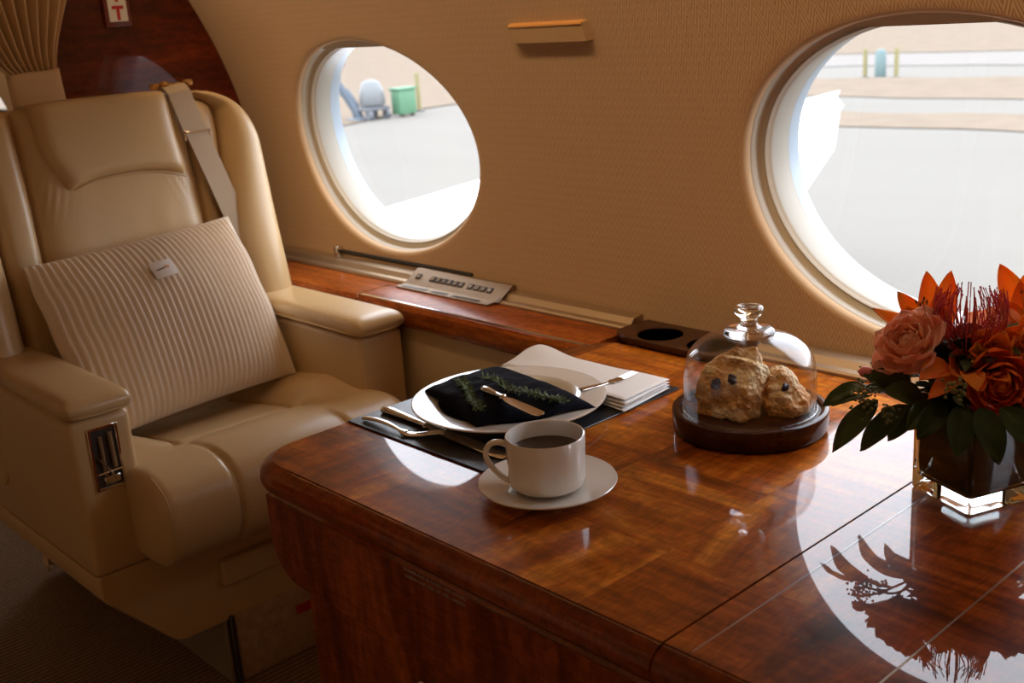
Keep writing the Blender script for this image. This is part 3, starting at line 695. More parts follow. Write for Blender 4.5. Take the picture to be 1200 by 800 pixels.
# backrest pads
def xb(z): return -1.945 - (z-0.50)*0.205
nb = V((1, 0, 0.2)).normalized()
def pad(name, yL, yR, z0, z1, H, parent, base=-0.05, p=6, q=8, nu=41, nv=61, extra=None, mat_=LEATHER, rs=0.55):
    g = G()
    def f(u, v):
        a = u*2-1; b = v*2-1
        zb0 = z0(a) if callable(z0) else z0; zt0 = z1(a) if callable(z1) else z1
        z = zb0+(zt0-zb0)*v; yl = yL(z); yr = yR(z); y = yl+(yr-yl)*u
        h = H*(max(0, 1-abs(a)**p)*max(0, 1-abs(b)**q))**rs
        if extra: h += extra(a, b, y, z)
        return V((xb(z), y, z)) + nb*h
    g.grid(f, nu, nv)
    # sides back to base
    idx = [(0, j) for j in range(nv)] + [(i, nv-1) for i in range(1, nu)] + [(nu-1, j) for j in range(nv-2, -1, -1)] + [(i, 0) for i in range(nu-2, 0, -1)]
    front = [i*nv+j for i, j in idx]; b0 = len(g.v)
    for fi in front: g.v.append(tuple(V(g.v[fi]) + nb*base))
    m = len(front)
    for k_ in range(m): g.f.append((front[k_], front[(k_+1) % m], b0+(k_+1) % m, b0+k_))
    g.f.append(tuple(range(b0, b0+m)))
    return g.build(name, mat_, parent, ang=60)
def rr_(t): return 1-math.sqrt(max(0, 1-min(1, max(0, t))**2))
TOPZ = lambda y: 1.095 - 0.5*max(0, abs(y-SY)-0.05)**2 - 0.125*rr_((abs(y-SY)-0.185)/0.13)
WOUT = lambda z: 0.315 - 0.130*rr_((z-0.968)/0.125)
cl = lambda z: SY-0.152-0.012*sstep(0.98, 0.65, z)
cr_ = lambda z: SY+0.166-0.006*sstep(1.0, 0.7, z)
WIN = lambda z: 0.236-0.036*sstep(1.03, 0.80, z)
bk = pad('backrest', lambda z: SY-min(0.29, WOUT(z)-0.02), lambda z: SY+min(0.30, WOUT(z)-0.02), 0.46, 1.088, 0.002, st, base=-0.16, p=8, q=14)
pad('centre_panel', cl, cr_, 0.47, lambda a: TOPZ(SY+a*0.15)-0.004, 0.030, bk, p=7, q=16, nu=61, nv=81,
    extra=lambda a, b, y, z: -0.010*gauss(z-0.70, 0.02)*(1-abs(a)**4)+0.010*gauss(z-0.60, 0.07)*(1-a*a)+0.0020*math.sin((y-SY)*420*(1 if y > SY else -1)+z*160)*gauss(z-0.925, 0.030)*gauss(abs(a)-0.85, 0.22)+0.0015*noise.noise(V((y*22, z*14, 2.0))))
pad('headrest', lambda z: SY-0.128+0.034*sstep(1.02, 0.92, z), lambda z: SY+0.139+0.004*sstep(1.05, 0.95, z), lambda a: 0.928+0.022*(1-abs(a)**2.4), lambda a: TOPZ(SY+a*0.12)+0.001, 0.047, bk, p=12, q=12, nu=51, nv=51, rs=0.42)
hpts = []
for t in range(25):
    a = -1+2*t/24; zz = 0.928+0.022*(1-abs(a)**2.4); yl = SY-0.128+0.034*sstep(1.02, 0.92, zz); yr = SY+0.139+0.004; hpts.append(V((xb(zz), yl+(yr-yl)*(t/24), zz+0.0005)) + nb*(0.031-0.010*(abs(a)**8)))
G().tube(hpts, 0.0022, 8).build('headrest_gap_line', LEATHER, bk)  # leather tube added to imitate the shadow line under the headrest
pad('inner_strip', lambda z: SY-0.226, lambda z: cl(z)-0.002, 0.47, lambda a: TOPZ(SY-0.19+a*0.035)-0.004, 0.030, bk, p=3, q=20, nu=21)
pad('inner_strip', lambda z: cr_(z)+0.002, lambda z: SY+min(WIN(z), WOUT(z)-0.03), 0.47, lambda a: TOPZ(SY+0.20+a*0.035)-0.006, 0.022, bk, p=3, q=20, nu=21)
def wing(s_):
    if s_ > 0: pad('side_bolster', lambda z: SY+min(WIN(z), WOUT(z)-0.045), lambda z: SY+WOUT(z), 0.47, 1.090, 0.060, bk, base=-0.14, p=2.3, q=9, nu=31, nv=91)
    else: pad('side_bolster', lambda z: SY-WOUT(z), lambda z: SY-min(0.228, WOUT(z)-0.045), 0.47, 1.090, 0.060, bk, base=-0.14, p=2.3, q=9, nu=31, nv=91)
wing(1); wing(-1)
# shoulder belt
def back_pt(y, z, h): return V((xb(z), y, z)) + nb*h
bp = [back_pt(1.012, 1.096, -0.03), back_pt(1.013, 1.102, 0.0), back_pt(1.014, 1.098, 0.024), back_pt(1.017, 1.085, 0.033), back_pt(1.022, 1.05, 0.035), back_pt(1.030, 1.01, 0.036)]
bp2 = [back_pt(1.0295, 1.012, 0.0385), back_pt(1.036, 0.98, 0.039), back_pt(1.047, 0.93, 0.040), back_pt(1.058, 0.88, 0.040), back_pt(1.069, 0.83, 0.040), back_pt(1.080, 0.77, 0.036), back_pt(1.088, 0.70, 0.03), back_pt(1.09, 0.62, 0.03)]
sb = G().ribbon(bp, 0.046, 0.0025, lambda i: (0, 1, 0.12)).build('seat_belt', WEB, st, ang=30); sb['label'] = 'beige shoulder belt hanging over the seat back'
G().ribbon(bp2, 0.044, 0.0025, lambda i: (0, 1, 0.2)).build('webbing', WEB, sb, ang=30)
g = G(); c = back_pt(1.0305, 1.008, 0.041)
g.box((c.x-0.003, c.y-0.027, c.z-0.002), (c.x+0.002, c.y+0.027, c.z+0.002), 0.0008, 1)
g.box((c.x-0.003, c.y-0.0275, c.z-0.016), (c.x+0.002, c.y-0.0235, c.z+0.004), 0.0008, 1); g.box((c.x-0.003, c.y+0.0235, c.z-0.020), (c.x+0.002, c.y+0.0275, c.z+0.004), 0.0008, 1)
g.build('adjuster', CHROME, sb)
GOLD = mat('brass_clip', (0.62, 0.36, 0.13), 0.3, metal=0.8, bump=(200, 0.1, 0.001))
g = G(); 
for k_ in range(5):
    c = back_pt(0.985+0.017*k_, 1.103+0.002*math.sin(k_*2.1), 0.004+0.006*math.sin(k_*1.7)); g.lathe([(0.0, -0.006), (0.008, -0.005), (0.010, 0), (0.008, 0.005), (0, 0.006)], c, 12)
g.build('shoulder_guide', GOLD, sb)

# ------------------------------------------------------------------ pillow
KNIT = mat('cream_rib_knit', (0.88, 0.76, 0.62), 0.9, bump=(420, 0.6, 0.0015), var=0.05, sheen=0.4)
cTR, cTL, cBL, cBR = V((-1.972, 1.040, 0.842)), V((-1.962, 0.650, 0.822)), V((-1.798, 0.664, 0.548)), V((-1.822, 1.055, 0.556))
pn = ((cTR-cBL).cross(cTL-cBR)).normalized()
if pn.x < 0: pn = -pn
def prof2(a): return max(0.0, 1-abs(a)**2.2)
RIBS = 36
def pil(u, v, side):
    a = u*2-1; b = v*2-1
    top = cTL.lerp(cTR, u); bot = cBL.lerp(cBR, u); p = bot.lerp(top, v)
    # pillow corners are pulled out, edges slightly drawn in
    cc = (cTR+cTL+cBL+cBR)/4
    pull = 0.035*((1-b*b)*abs(a)**3*-1*0.6)
    p = p + (p-cc)*(0.03 + 0.010*(1-b*b)*abs(a)**3 - 0.03*(1-a*a)*abs(b)**3 )
    p = p + (cTR-cTL).normalized()*0.004*noise.noise(V((b*2.2, side*0, a*1.2)))*abs(a)
    h = 0.088*(prof2(a)*prof2(b))**0.60
    rib = 0.5+0.5*math.cos(u*RIBS*2*PI)
    edge = min(1, min(1-abs(a), 1-abs(b))*14)
    h += 0.0062*(rib**0.8)*(0.3+0.7*edge)
    h += 0.006*noise.noise(V((a*1.7, b*1.7, 3.0)))*edge
    return p + pn*(h if side > 0 else -0.30*h) + pn*0.012
def side_grid(side, nu, nv):
    g.grid(lambda u, v: pil(u, v, side), nu, nv)
pl = thing('knit_cushion', 'cream ribbed knit throw pillow with a small label, leaning in the seat', 'pillow', tuple((cBL+cBR)/2))
g = G(); side_grid(1, RIBS*8+1, 90); side_grid(-1, RIBS*8+1, 90)
pm = g.build('pillow_cover', KNIT, pl, ang=None)
# woven label, with a small dark script mark and an orange swoosh
lc = pil(0.475, 0.72, 1)
U_ = (cTR-cTL).normalized(); 
ea = (pil(0.53, 0.72, 1)-pil(0.42, 0.72, 1)).normalized(); eb0 = (pil(0.475, 0.78, 1)-pil(0.475, 0.66, 1)).normalized()
ln = ea.cross(eb0).normalized(); 
if ln.x < 0: ln = -ln
eb = ln.cross(ea).normalized()
LM = Matrix((ea, eb, ln)).transposed().to_4x4(); LM.translation = lc + ln*0.004
def tf(g, M): g.v = [tuple(M @ V(v)) for v in g.v]; return g
lab = tf(G().box((-0.021, -0.0185, -0.002), (0.021, 0.0185, 0.001), 0.0015, 2), LM).build('sewn_label', PATCH, pl)
g = G(); pts = [(-0.013+0.0011*i, -0.001+0.0011*math.sin(i*2.3)+0.00012*i, 0.0013) for i in range(16)]; g.tube(pts, 0.0009, 6)
tf(g, LM).build('script_mark', INK, lab)
g = G(); g.add([(0.003, 0.0005, 0.0013), (0.010, -0.001, 0.0013), (0.0115, 0.0015, 0.0013), (0.008, 0.0035, 0.0013), (0.0045, 0.006, 0.0013), (0.0035, 0.003, 0.0013)], [(0, 1, 2, 3, 4, 5)]); g.add([(0.009, 0.0045, 0.0013), (0.0145, 0.0075, 0.0013), (0.010, 0.0055, 0.0013)], [(0, 1, 2)])
tf(g, LM).build('swoosh_mark', ORANGE_INK, lab, sm=False)

# ------------------------------------------------------------------ curtain, tie band, exit sign
ct = thing('door_curtain', 'pleated tan curtain gathered by a cloth band beside the bulkhead', 'curtain', (-2.262, 0.85, ZF))
NP = 10
def curt(u, v):
    z = 1.62 - v*(1.62-0.14)
    # left and right edges by height
    if z > 1.140:
        t = sstep(1.140, 1.36, z); yr = 0.882+0.060*t; yl = 0.786-0.26*(max(0, z-1.14)/0.48)**0.85
    else:
        t = sstep(1.10, 0.7, z); yr = 0.880+0.03*t; yl = 0.790-0.12*t
    sq = sstep(1.10, 1.24, z) if z > 1.12 else sstep(1.12, 0.95, z)
    y = yl+(yr-yl)*u
    amp = 0.005+0.012*sq
    ph = u*NP*2*PI
    x = -2.262 + amp*math.sin(ph) 
    y += 0.25*(yr-yl)/NP*math.sin(ph*1+PI/2)*0.5
    return (x, y, z)
g = G(); g.grid(curt, NP*14+1, 90); cc = g.build('curtain_cloth', CURT, ct, ang=None)
md = cc.modifiers.new('t', 'SOLIDIFY'); md.thickness = 0.0015
def band(u, v):
    a = u*2*PI; z = 1.070+0.076*v; return (-2.262+0.019*math.copysign(abs(math.sin(a))**0.5, math.sin(a)), 0.834+0.050*math.copysign(abs(math.cos(a))**0.5, math.cos(a))+0.004*(1-v), z+0.003*math.cos(a))
g = G(); g.grid(band, 48, 9, closeu=True); bd = g.build('tie_band', CURT, ct, ang=60)
md = bd.modifiers.new('t', 'SOLIDIFY'); md.thickness = 0.003

ex = thing('exit_sign', 'upright white exit sign with red letters on the mahogany bulkhead', 'sign', (-2.30, 1.035, 1.28))
sy0, sy1 = 1.016, 1.060; sz0, sz1 = 1.222, 1.395
G().box((-2.2995, sy0-0.006, sz0-0.003), (-2.290, sy1+0.006, sz1+0.006), 0.002, 2).build('sign_frame', mat('dark_red_frame', (0.16, 0.03, 0.02), 0.35, var=.05), ex)
sf = G().box((-2.2905, sy0+0.002, sz0+0.007), (-2.2885, sy1-0.002, sz1-0.002), 0.0006, 1).build('sign_face', SIGNWHITE, ex)
Rz = Matrix.Rotation(math.radians(90), 4, 'Z') @ Matrix.Rotation(math.radians(90), 4, 'X')
cyl = (sy0+sy1)/2
for ch, z in zip('TIXE', (1.2445, 1.281, 1.3175, 1.354)):
    o_ = textmesh(ch, 0.037, 'letter', RED, sf, Matrix.Translation((-2.2882, cyl, z)) @ Rz, 0.0004, bold=0.0016)

# ------------------------------------------------------------------ table setting
pmx = G().box((-1.178, 0.750, 0.7004), (-0.902, 1.103, 0.7022), 0.0008, 1)
# trim to the photographed rectangle, slightly inside the bullnose
pmx = G().box((-1.166, 0.750, 0.7004), (-0.900, 1.103, 0.7024), 0.0008, 1).build('placemat', MATMAT, at=(-1.03, 0.93, 0.7)); tag(pmx, 'flat black rectangular placemat under the dinner plate', 'placemat')
PC = (-1.022, 0.905, 0.7026)
pp = [(0.0, 0.004), (0.030, 0.004), (0.034, 0.0), (0.078, 0.0), (0.083, 0.003), (0.090, 0.010), (0.096, 0.0135), (0.1245, 0.0168), (0.1262, 0.0178), (0.1265, 0.0190), (0.1245, 0.0196), (0.120, 0.0192), (0.096, 0.0172), (0.092, 0.0165), (0.086, 0.0105), (0.080, 0.0068), (0.0, 0.0060)]
o = G().lathe(pp, PC, 96).build('dinner_plate', CHINA, ang=50, at=PC); tag(o, 'large white dinner plate with a wide rim on the placemat', 'plate')

# navy napkin folded on the plate: layered soft square with a turned fold
zt_ = PC[2]+0.0255
def soft_sheet(corners, z, th, bulge, wr, name, m, label, cat, layers=1, seedv=0, nu=60, nv=50, sag=None):
    A, B, C_, D = [V((*c, 0)) for c in corners]   # A->B front, D->C back
    g = G()
    for L_ in range(layers):
        z0 = z + L_*th; sh = 0.0025*L_
        def f(u, v, sgn):
            p = A.lerp(B, u).lerp(D.lerp(C_, u), v)
            a = u*2-1; b = v*2-1
            e = (max(0, 1-abs(a)**14)*max(0, 1-abs(b)**14))**0.4
            n_ = noise.noise(V((p.x*22+seedv, p.y*22, L_*1.7)))*wr + noise.noise(V((p.x*60+seedv, p.y*60, L_)))*wr*0.3
            zz = z0 + (bulge*(1-a*a*0.8)*(1-b*b*0.8) + n_)*(1 if L_ == layers-1 or sgn > 0 else 1)
            if sag: zz += sag(u, v)
            cpt = V(((A+B+C_+D)/4))
            p = cpt + (p-cpt)*(1-0.012*L_ + 0.03*noise.noise(V((a*2, b*2, seedv+L_*5))))
            return V((p.x, p.y, zz + sgn*th*0.46*e))
        g.grid(lambda u, v: f(u, v, 1), nu, nv); g.grid(lambda u, v: f(u, v, -1), nu, nv)
    o = g.build(name, m, ang=None, at=(((A+B+C_+D)/4).x, ((A+B+C_+D)/4).y, z)); return tag(o, label, cat)
nvs = [(-1.100, 0.836), (-0.921, 0.850), (-0.936, 0.958), (-1.140, 0.985)]
def napk(u, v): return 0.0
nk = thing('folded_napkin', 'dark navy cloth napkin folded into a parcel on the dinner plate', 'napkin', (-1.03, 0.91, zt_))
def navy_piece(corners, z, hgt, seedv, nm, open_end=False, nu=80, nv=60):
    A, B, C_, D = [V((*c, 0)) for c in corners]; g = G()
    def f(u, v, sgn):
        p = A.lerp(B, u).lerp(D.lerp(C_, u), v); a = u*2-1; b = v*2-1
        e = (max(0, 1-abs(a)**(5))*max(0, 1-abs(b)**4))**0.45
        w = noise.noise(V((p.x*26+seedv, p.y*26, 1.7)))*0.0035 + noise.noise(V((p.x*70+seedv, p.y*55, 0)))*0.0014
        fold = 0.0030*math.sin((p.y*90+p.x*30)+seedv)*gauss(b+0.6, 0.4)
        if sgn > 0: zz = z + hgt*e*(0.72+0.28*(1-a*a)) + (w+fold)*e
        else: zz = z + w*0.2
        cpt = (A+B+C_+D)/4; k = 1+0.06*noise.noise(V((a*1.5, b*1.5, seedv)))
        p = cpt+(p-cpt)*k
        return V((p.x, p.y, zz))
    g.grid(lambda u, v: f(u, v, 1), nu, nv); g.grid(lambda u, v: f(u, v, -1), nu, nv)
    return g.build(nm, NAVY, nk, ang=None)
navy_piece([(-1.090, 0.822), (-0.925, 0.834), (-0.920, 0.930), (-1.118, 0.900)], PC[2]+0.0070, 0.015, 1.0, 'lower_fold')
navy_piece([(-1.128, 0.850), (-0.972, 0.806), (-0.900, 0.940), (-1.116, 0.972)], PC[2]+0.0200, 0.0185, 4.0, 'upper_fold')
ZN = PC[2]+0.0370
# rosemary sprigs
HERB = mat('rosemary_green', (0.085, 0.13, 0.025), 0.5, var=0.35, vscale=60); HSTEM = mat('herb_stem', (0.13, 0.11, 0.04), 0.6, var=0.1)
def sprig(pts, n, label, ln=0.012):
    P = catmull(pts, 10); root = thing('rosemary_sprig', label, 'herb', tuple(P[0]), 'rosemary sprigs on the napkin')
    G().tube(P, 0.0009, 6).build('stem', HSTEM, root)
    g = G()
    for k_ in range(n):
        t = k_/n*(len(P)-1); i = int(t); p = P[i].lerp(P[min(i+1, len(P)-1)], t-i); d = (P[min(i+1, len(P)-1)]-P[max(0, i-1)]).normalized()
        a = random.uniform(0, 2*PI); sd = V((math.cos(a), math.sin(a), random.uniform(-0.1, 0.9))); dr_ = (sd*0.9+d*0.6).normalized(); L_ = ln*random.uniform(0.5, 1.1)
        q = p+dr_*L_*0.5; r = p+dr_*L_+V((0, 0, -0.001)); w = dr_.cross(V((0.3, 0.1, 1))).normalized()*0.0011
        up = V((0, 0, 0.0006))
        g.add([p, q+w, r, q-w, q+up, q-up], [(0, 1, 4), (1, 2, 4), (2, 3, 4), (3, 0, 4), (1, 0, 5), (2, 1, 5), (3, 2, 5), (0, 3, 5)])
    g.build('needles', HERB, root, sm=False)
sprig([(-1.085, 0.876, ZN), (-1.058, 0.864, ZN+0.001), (-1.030, 0.846, ZN), (-1.003, 0.832, ZN-0.002), (-0.988, 0.826, ZN-0.004)], 260, 'green rosemary sprig on the navy napkin, left of the butter knife')
sprig([(-1.062, 0.898, ZN), (-1.030, 0.896, ZN+0.002), (-0.998, 0.885, ZN+0.002), (-0.968, 0.892, ZN+0.001), (-0.938, 0.898, ZN-0.001), (-0.920, 0.905, ZN-0.003)], 340, 'green rosemary sprig on the navy napkin, right of the butter knife')
# butter knife on the napkin
bk1, bk0 = V((-0.898, 0.845, ZN+0.0025)), V((-1.020, 0.862, ZN+0.0055))
def knife(root_name, label, p0, p1, hl, bw, hw, th=0.002, cat='knife', blunt=True):
    """p0 = blade tip or slim end, p1 = handle end"""
    d = (p1-p0).normalized(); L_ = (p1-p0).length; s = V((-d.y, d.x, 0)).normalized(); up = d.cross(s)*-1
    if up.z < 0: up = -up
    root = thing(root_name, label, cat, tuple((p0+p1)/2)); 
    def loft(secs, nm, m, par):
        g = G(); n = 12; vs = []
        for t, w, h, o_ in secs:
            c = p0+d*(t*L_)+s*o_
            for k_ in range(n):
                a = 2*PI*k_/n; vs.append(c+s*w*math.cos(a)+up*h*math.sin(a))
        fs = [(i*n+k_, i*n+(k_+1) % n, (i+1)*n+(k_+1) % n, (i+1)*n+k_) for i in range(len(secs)-1) for k_ in range(n)]
        fs += [tuple(range(n-1, -1, -1)), tuple((len(secs)-1)*n+k_ for k_ in range(n))]
        return g.add(vs, fs).build(nm, m, par, ang=60)
    f = 1-hl
    loft([(0.0, bw*0.35, 0.0004, bw*.2), (0.02, bw*0.8, 0.0007, 0), (0.07, bw, 0.0009, 0), (f*0.5, bw, 0.0011, 0), (f*0.85, bw*0.82, 0.0013, 0), (f*0.97, bw*0.45, 0.0018, 0), (f, hw*0.5, 0.0025, 0)], 'blade', SILVER, root)
    loft([(f-0.01, hw*0.45, 0.002, 0), (f, hw*0.9, 0.0042, 0), (f+0.012, hw*0.95, 0.0044, 0), (f+0.025, hw*0.6, 0.003, 0), (f+hl*0.4, hw*0.72, 0.0034, 0), (f+hl*0.8, hw*0.95, 0.0042, 0), (f+hl*0.95, hw*0.98, 0.0042, 0), (1.0, hw*0.5, 0.002, 0)], 'handle', SILVER, root)
    return root
knife('butter_knife', 'small silver butter knife lying across the navy napkin between the sprigs', bk1, bk0, 0.36, 0.0085, 0.0062)
# dinner knife at the left of the plate, handle toward the seat
knife('dinner_knife', 'long silver dinner knife on the placemat, its tip under the saucer side of the plate', V((-0.905, 0.792, 0.7042)), V((-1.157, 0.802, 0.7062)), 0.40, 0.0100, 0.0088)
# fork leaning beside it
def fork(label, pts, head_i, s_side, root_name='dinner_fork', hw=0.006, tl=0.03):
    P = catmull(pts, 8); root = thing(root_name, label, 'fork', tuple(P[len(P)//2]))
    N_ = len(P); hs_ = int(N_*head_i)
    rr = []
    for i in range(hs_):
        t = i/max(1, hs_-1); rr.append(hw*(0.55+0.45*abs(math.cos(t*PI*0.62))) if t < 0.8 else hw*(0.45+1.0*((t-0.8)/0.2)))
    g = G(); g.tube(P[:hs_], rr, 12, flat=0.32, up=(0, 0, 1)); g.build('handle', SILVER, root)
    d = (P[-1]-P[hs_-1]).normalized(); s = V((-d.y, d.x, 0)).normalized()*s_side
    hp = P[hs_-1:]; g = G()
    m = max(2, len(hp)//2+1)
    g.tube(hp[:m], [hw*1.35]*m, 12, flat=0.2); g.build('head', SILVER, root)
    for q in (-1.5, -0.5, 0.5, 1.5):
        t0 = hp[m-1]-d*0.002; G().tube([t0+s*q*hw*0.62, t0.lerp(hp[-1], 0.5)+s*q*hw*0.66, hp[-1]+s*q*hw*0.6], [0.0013, 0.0012, 0.0006], 6).build('tine', SILVER, root)
    return root
fork('silver fork with curved handle lying on the placemat beside the dinner knife', [(-1.150, 0.766, 0.7055), (-1.125, 0.768, 0.7075), (-1.10, 0.767, 0.7085), (-1.075, 0.766, 0.7065), (-1.055, 0.768, 0.7045), (-1.035, 0.781, 0.7062), (-1.020, 0.795, 0.7075)], 0.62, 1, hw=0.0058)
# white napkin and the fork on it
wn_ = thing('white_napkin', 'folded white cloth napkin behind the dinner plate, on the placemat edge', 'napkin', (-1.02, 1.04, 0.7025))
def white_layer(z, k, top=False):
    A, B, C_, D = V((-1.150, 0.998, 0)), V((-0.895, 0.990, 0)), V((-0.905, 1.092, 0)), V((-1.150, 1.084, 0)); g = G()
    A += V((0.003*k, 0.002*k, 0)); B += V((-0.004*(k % 2), 0.002*k, 0)); 
    def f(u, v, sgn):
        a = u*2-1; b = v*2-1; p = A.lerp(B, u).lerp(D.lerp(C_, u), v); e = (max(0, 1-abs(a)**20)*max(0, 1-abs(b)**16))**0.4
        lift = 0.010*gauss(u-0.05, 0.16)*gauss(v-0.75, 0.45)+0.002*math.sin(u*5+k)
        w = noise.noise(V((p.x*14, p.y*14, k*0.4)))*0.0016
        p.y += 0.004*math.sin(u*4.2+0.5)+0.003*noise.noise(V((u*4, k*3.0, 0)))*(1-v)
        return V((p.x, p.y, z+lift*(0.4+0.2*k)+w+sgn*0.0017*e))
    g.grid(lambda u, v: f(u, v, 1), 70, 30); g.grid(lambda u, v: f(u, v, -1), 70, 30)
    return g.build('fold_layer', LINEN, wn_, ang=None)
for k_ in range(4): white_layer(0.7055+0.0034*k_, k_)
fork('silver fork lying across the white napkin, only its head clear of the plate', [(-0.960, 0.975, 0.7235), (-0.958, 0.990, 0.7230), (-0.955, 1.006, 0.7225), (-0.953, 1.022, 0.7220), (-0.952, 1.034, 0.7215), (-0.951, 1.048, 0.7222), (-0.950, 1.070, 0.7240)], 0.60, 1, hw=0.0048)
# cup, saucer, coffee
SCX, SCY = -0.807, 0.762
o = G().lathe([(0.0, 0.003), (0.022, 0.003), (0.025, 0.0), (0.042, 0.0), (0.045, 0.003), (0.060, 0.008), (0.0745, 0.0124), (0.0753, 0.0136), (0.0745, 0.0146), (0.060, 0.0112), (0.044, 0.0068), (0.030, 0.0058), (0.028, 0.0048), (0.0, 0.0048)], (SCX, SCY, 0.7003), 80).build('saucer', CHINA, ang=50, at=(SCX, SCY, 0.7)); tag(o, 'white china saucer under the coffee cup', 'saucer')
cup = thing('coffee_cup', 'white straight-sided china coffee cup standing on the saucer', 'cup', (SCX, SCY, 0.7055))
CZ = 0.7055; CR = 0.0425; CH = 0.0610
G().lathe([(0.0, 0.003), (0.022, 0.0022), (0.024, 0.0), (0.027, 0.0), (0.030, 0.0025), (0.0375, 0.0035), (0.0412, 0.0075), (CR-0.0003, 0.016), (CR, 0.045), (CR+0.0004, CH-0.001), (CR-0.0004, CH), (CR-0.0018, CH-0.0006), (CR-0.0026, CH-0.006), (CR-0.003, 0.020), (0.0385, 0.009), (0.030, 0.006), (0.0, 0.0052)], (SCX, SCY, CZ), 80).build('cup_body', CHINA, cup, ang=50)
hdv = V((-0.72, -0.70, 0)).normalized()
hp = [V((SCX, SCY, CZ))+hdv*r+V((0, 0, z)) for r, z in ((CR-0.002, 0.050), (CR+0.006, 0.0535), (CR+0.015, 0.0525), (CR+0.0215, 0.045), (CR+0.0215, 0.036), (CR+0.016, 0.025), (CR+0.008, 0.0155), (CR-0.002, 0.0085))]
G().tube(catmull(hp, 6), 0.0031, 12, flat=1.5, up=(hdv.y*-1, hdv.x, 0)).build('cup_handle', CHINA, cup, ang=60)
o = G().lathe([(0.0, 0.0), (0.0395, 0.0), (0.0395, 0.0008), (0.0, 0.0008)], (SCX, SCY, CZ+0.0425), 48).build('coffee', COFFEE, at=(SCX, SCY, CZ+0.0425)); tag(o, 'black coffee filling the white cup', 'coffee')

# ------------------------------------------------------------------ cloche with scones
BX, BY = -0.748, 1.046
o = G().lathe([(0.0, 0.0), (0.084, 0.0), (0.0895, 0.002), (0.0915, 0.006), (0.0925, 0.023), (0.0918, 0.0265), (0.089, 0.028), (0.086, 0.0275), (0.0835, 0.0265), (0.083, 0.0235), (0.0, 0.0235)], (BX, BY, 0.7003), 96).build('cake_board', CUPWOOD, ang=40, at=(BX, BY, 0.7)); tag(o, 'round dark wooden board under the glass dome', 'board')
dm = thing('glass_cloche', 'clear glass cloche dome with round knob covering two scones', 'cloche', (BX, BY, 0.724))
DZ = 0.7245; DR = 0.0778
outer = [(DR+0.0015, 0.0), (DR+0.0018, 0.002), (DR, 0.004), (DR, 0.020), (DR-0.0004, 0.045), (DR-0.002, 0.058), (DR-0.008, 0.072), (DR-0.018, 0.082), (DR-0.032, 0.0895), (DR-0.050, 0.0945), (0.020, 0.0970), (0.0, 0.0975)]
inner = [(0.0, 0.0953), (0.020, 0.0948), (DR-0.050, 0.0922), (DR-0.033, 0.0872), (DR-0.0197, 0.080), (DR-0.0100, 0.0705), (DR-0.0043, 0.0573), (DR-0.0026, 0.045), (DR-0.0024, 0.004), (DR-0.0024, 0.0)]
co = catmull([(r, z, 0) for r, z in outer], 4); ci = catmull([(r, z, 0) for r, z in inner], 4)
g = G(); prf = [(p.x, p.y) for p in co] + [(p.x, p.y) for p in ci]
n_ = 96; vs = []; fs = []
for r, z in prf:
    for k_ in range(n_): a = 2*PI*k_/n_; vs.append((BX+max(r, 1e-5)*math.cos(a), BY+max(r, 1e-5)*math.sin(a), DZ+z))
m_ = len(prf)
for i in range(m_):
    if i == len(co)-1: continue
    for k_ in range(n_): fs.append((i*n_+k_, i*n_+(k_+1) % n_, ((i+1) % m_)*n_+(k_+1) % n_, ((i+1) % m_)*n_+k_))
g.add(vs, fs); g.build('dome', DOME, dm, ang=60)
kn = catmull([(0.0295, 0.0925, 0), (0.0300, 0.0960, 0), (0.0255, 0.0995, 0), (0.0135, 0.1015, 0), (0.0105, 0.1045, 0), (0.0095, 0.1085, 0), (0.0110, 0.1130, 0), (0.0160, 0.1175, 0), (0.0172, 0.1215, 0), (0.0160, 0.1250, 0), (0.0120, 0.1270, 0), (0.0, 0.1278, 0)], 5)
G().lathe([(0.0, 0.0925)]+[(max(0, p.x), p.y) for p in kn], (BX, BY, DZ), 64).build('knob', GLASS, dm, ang=None)

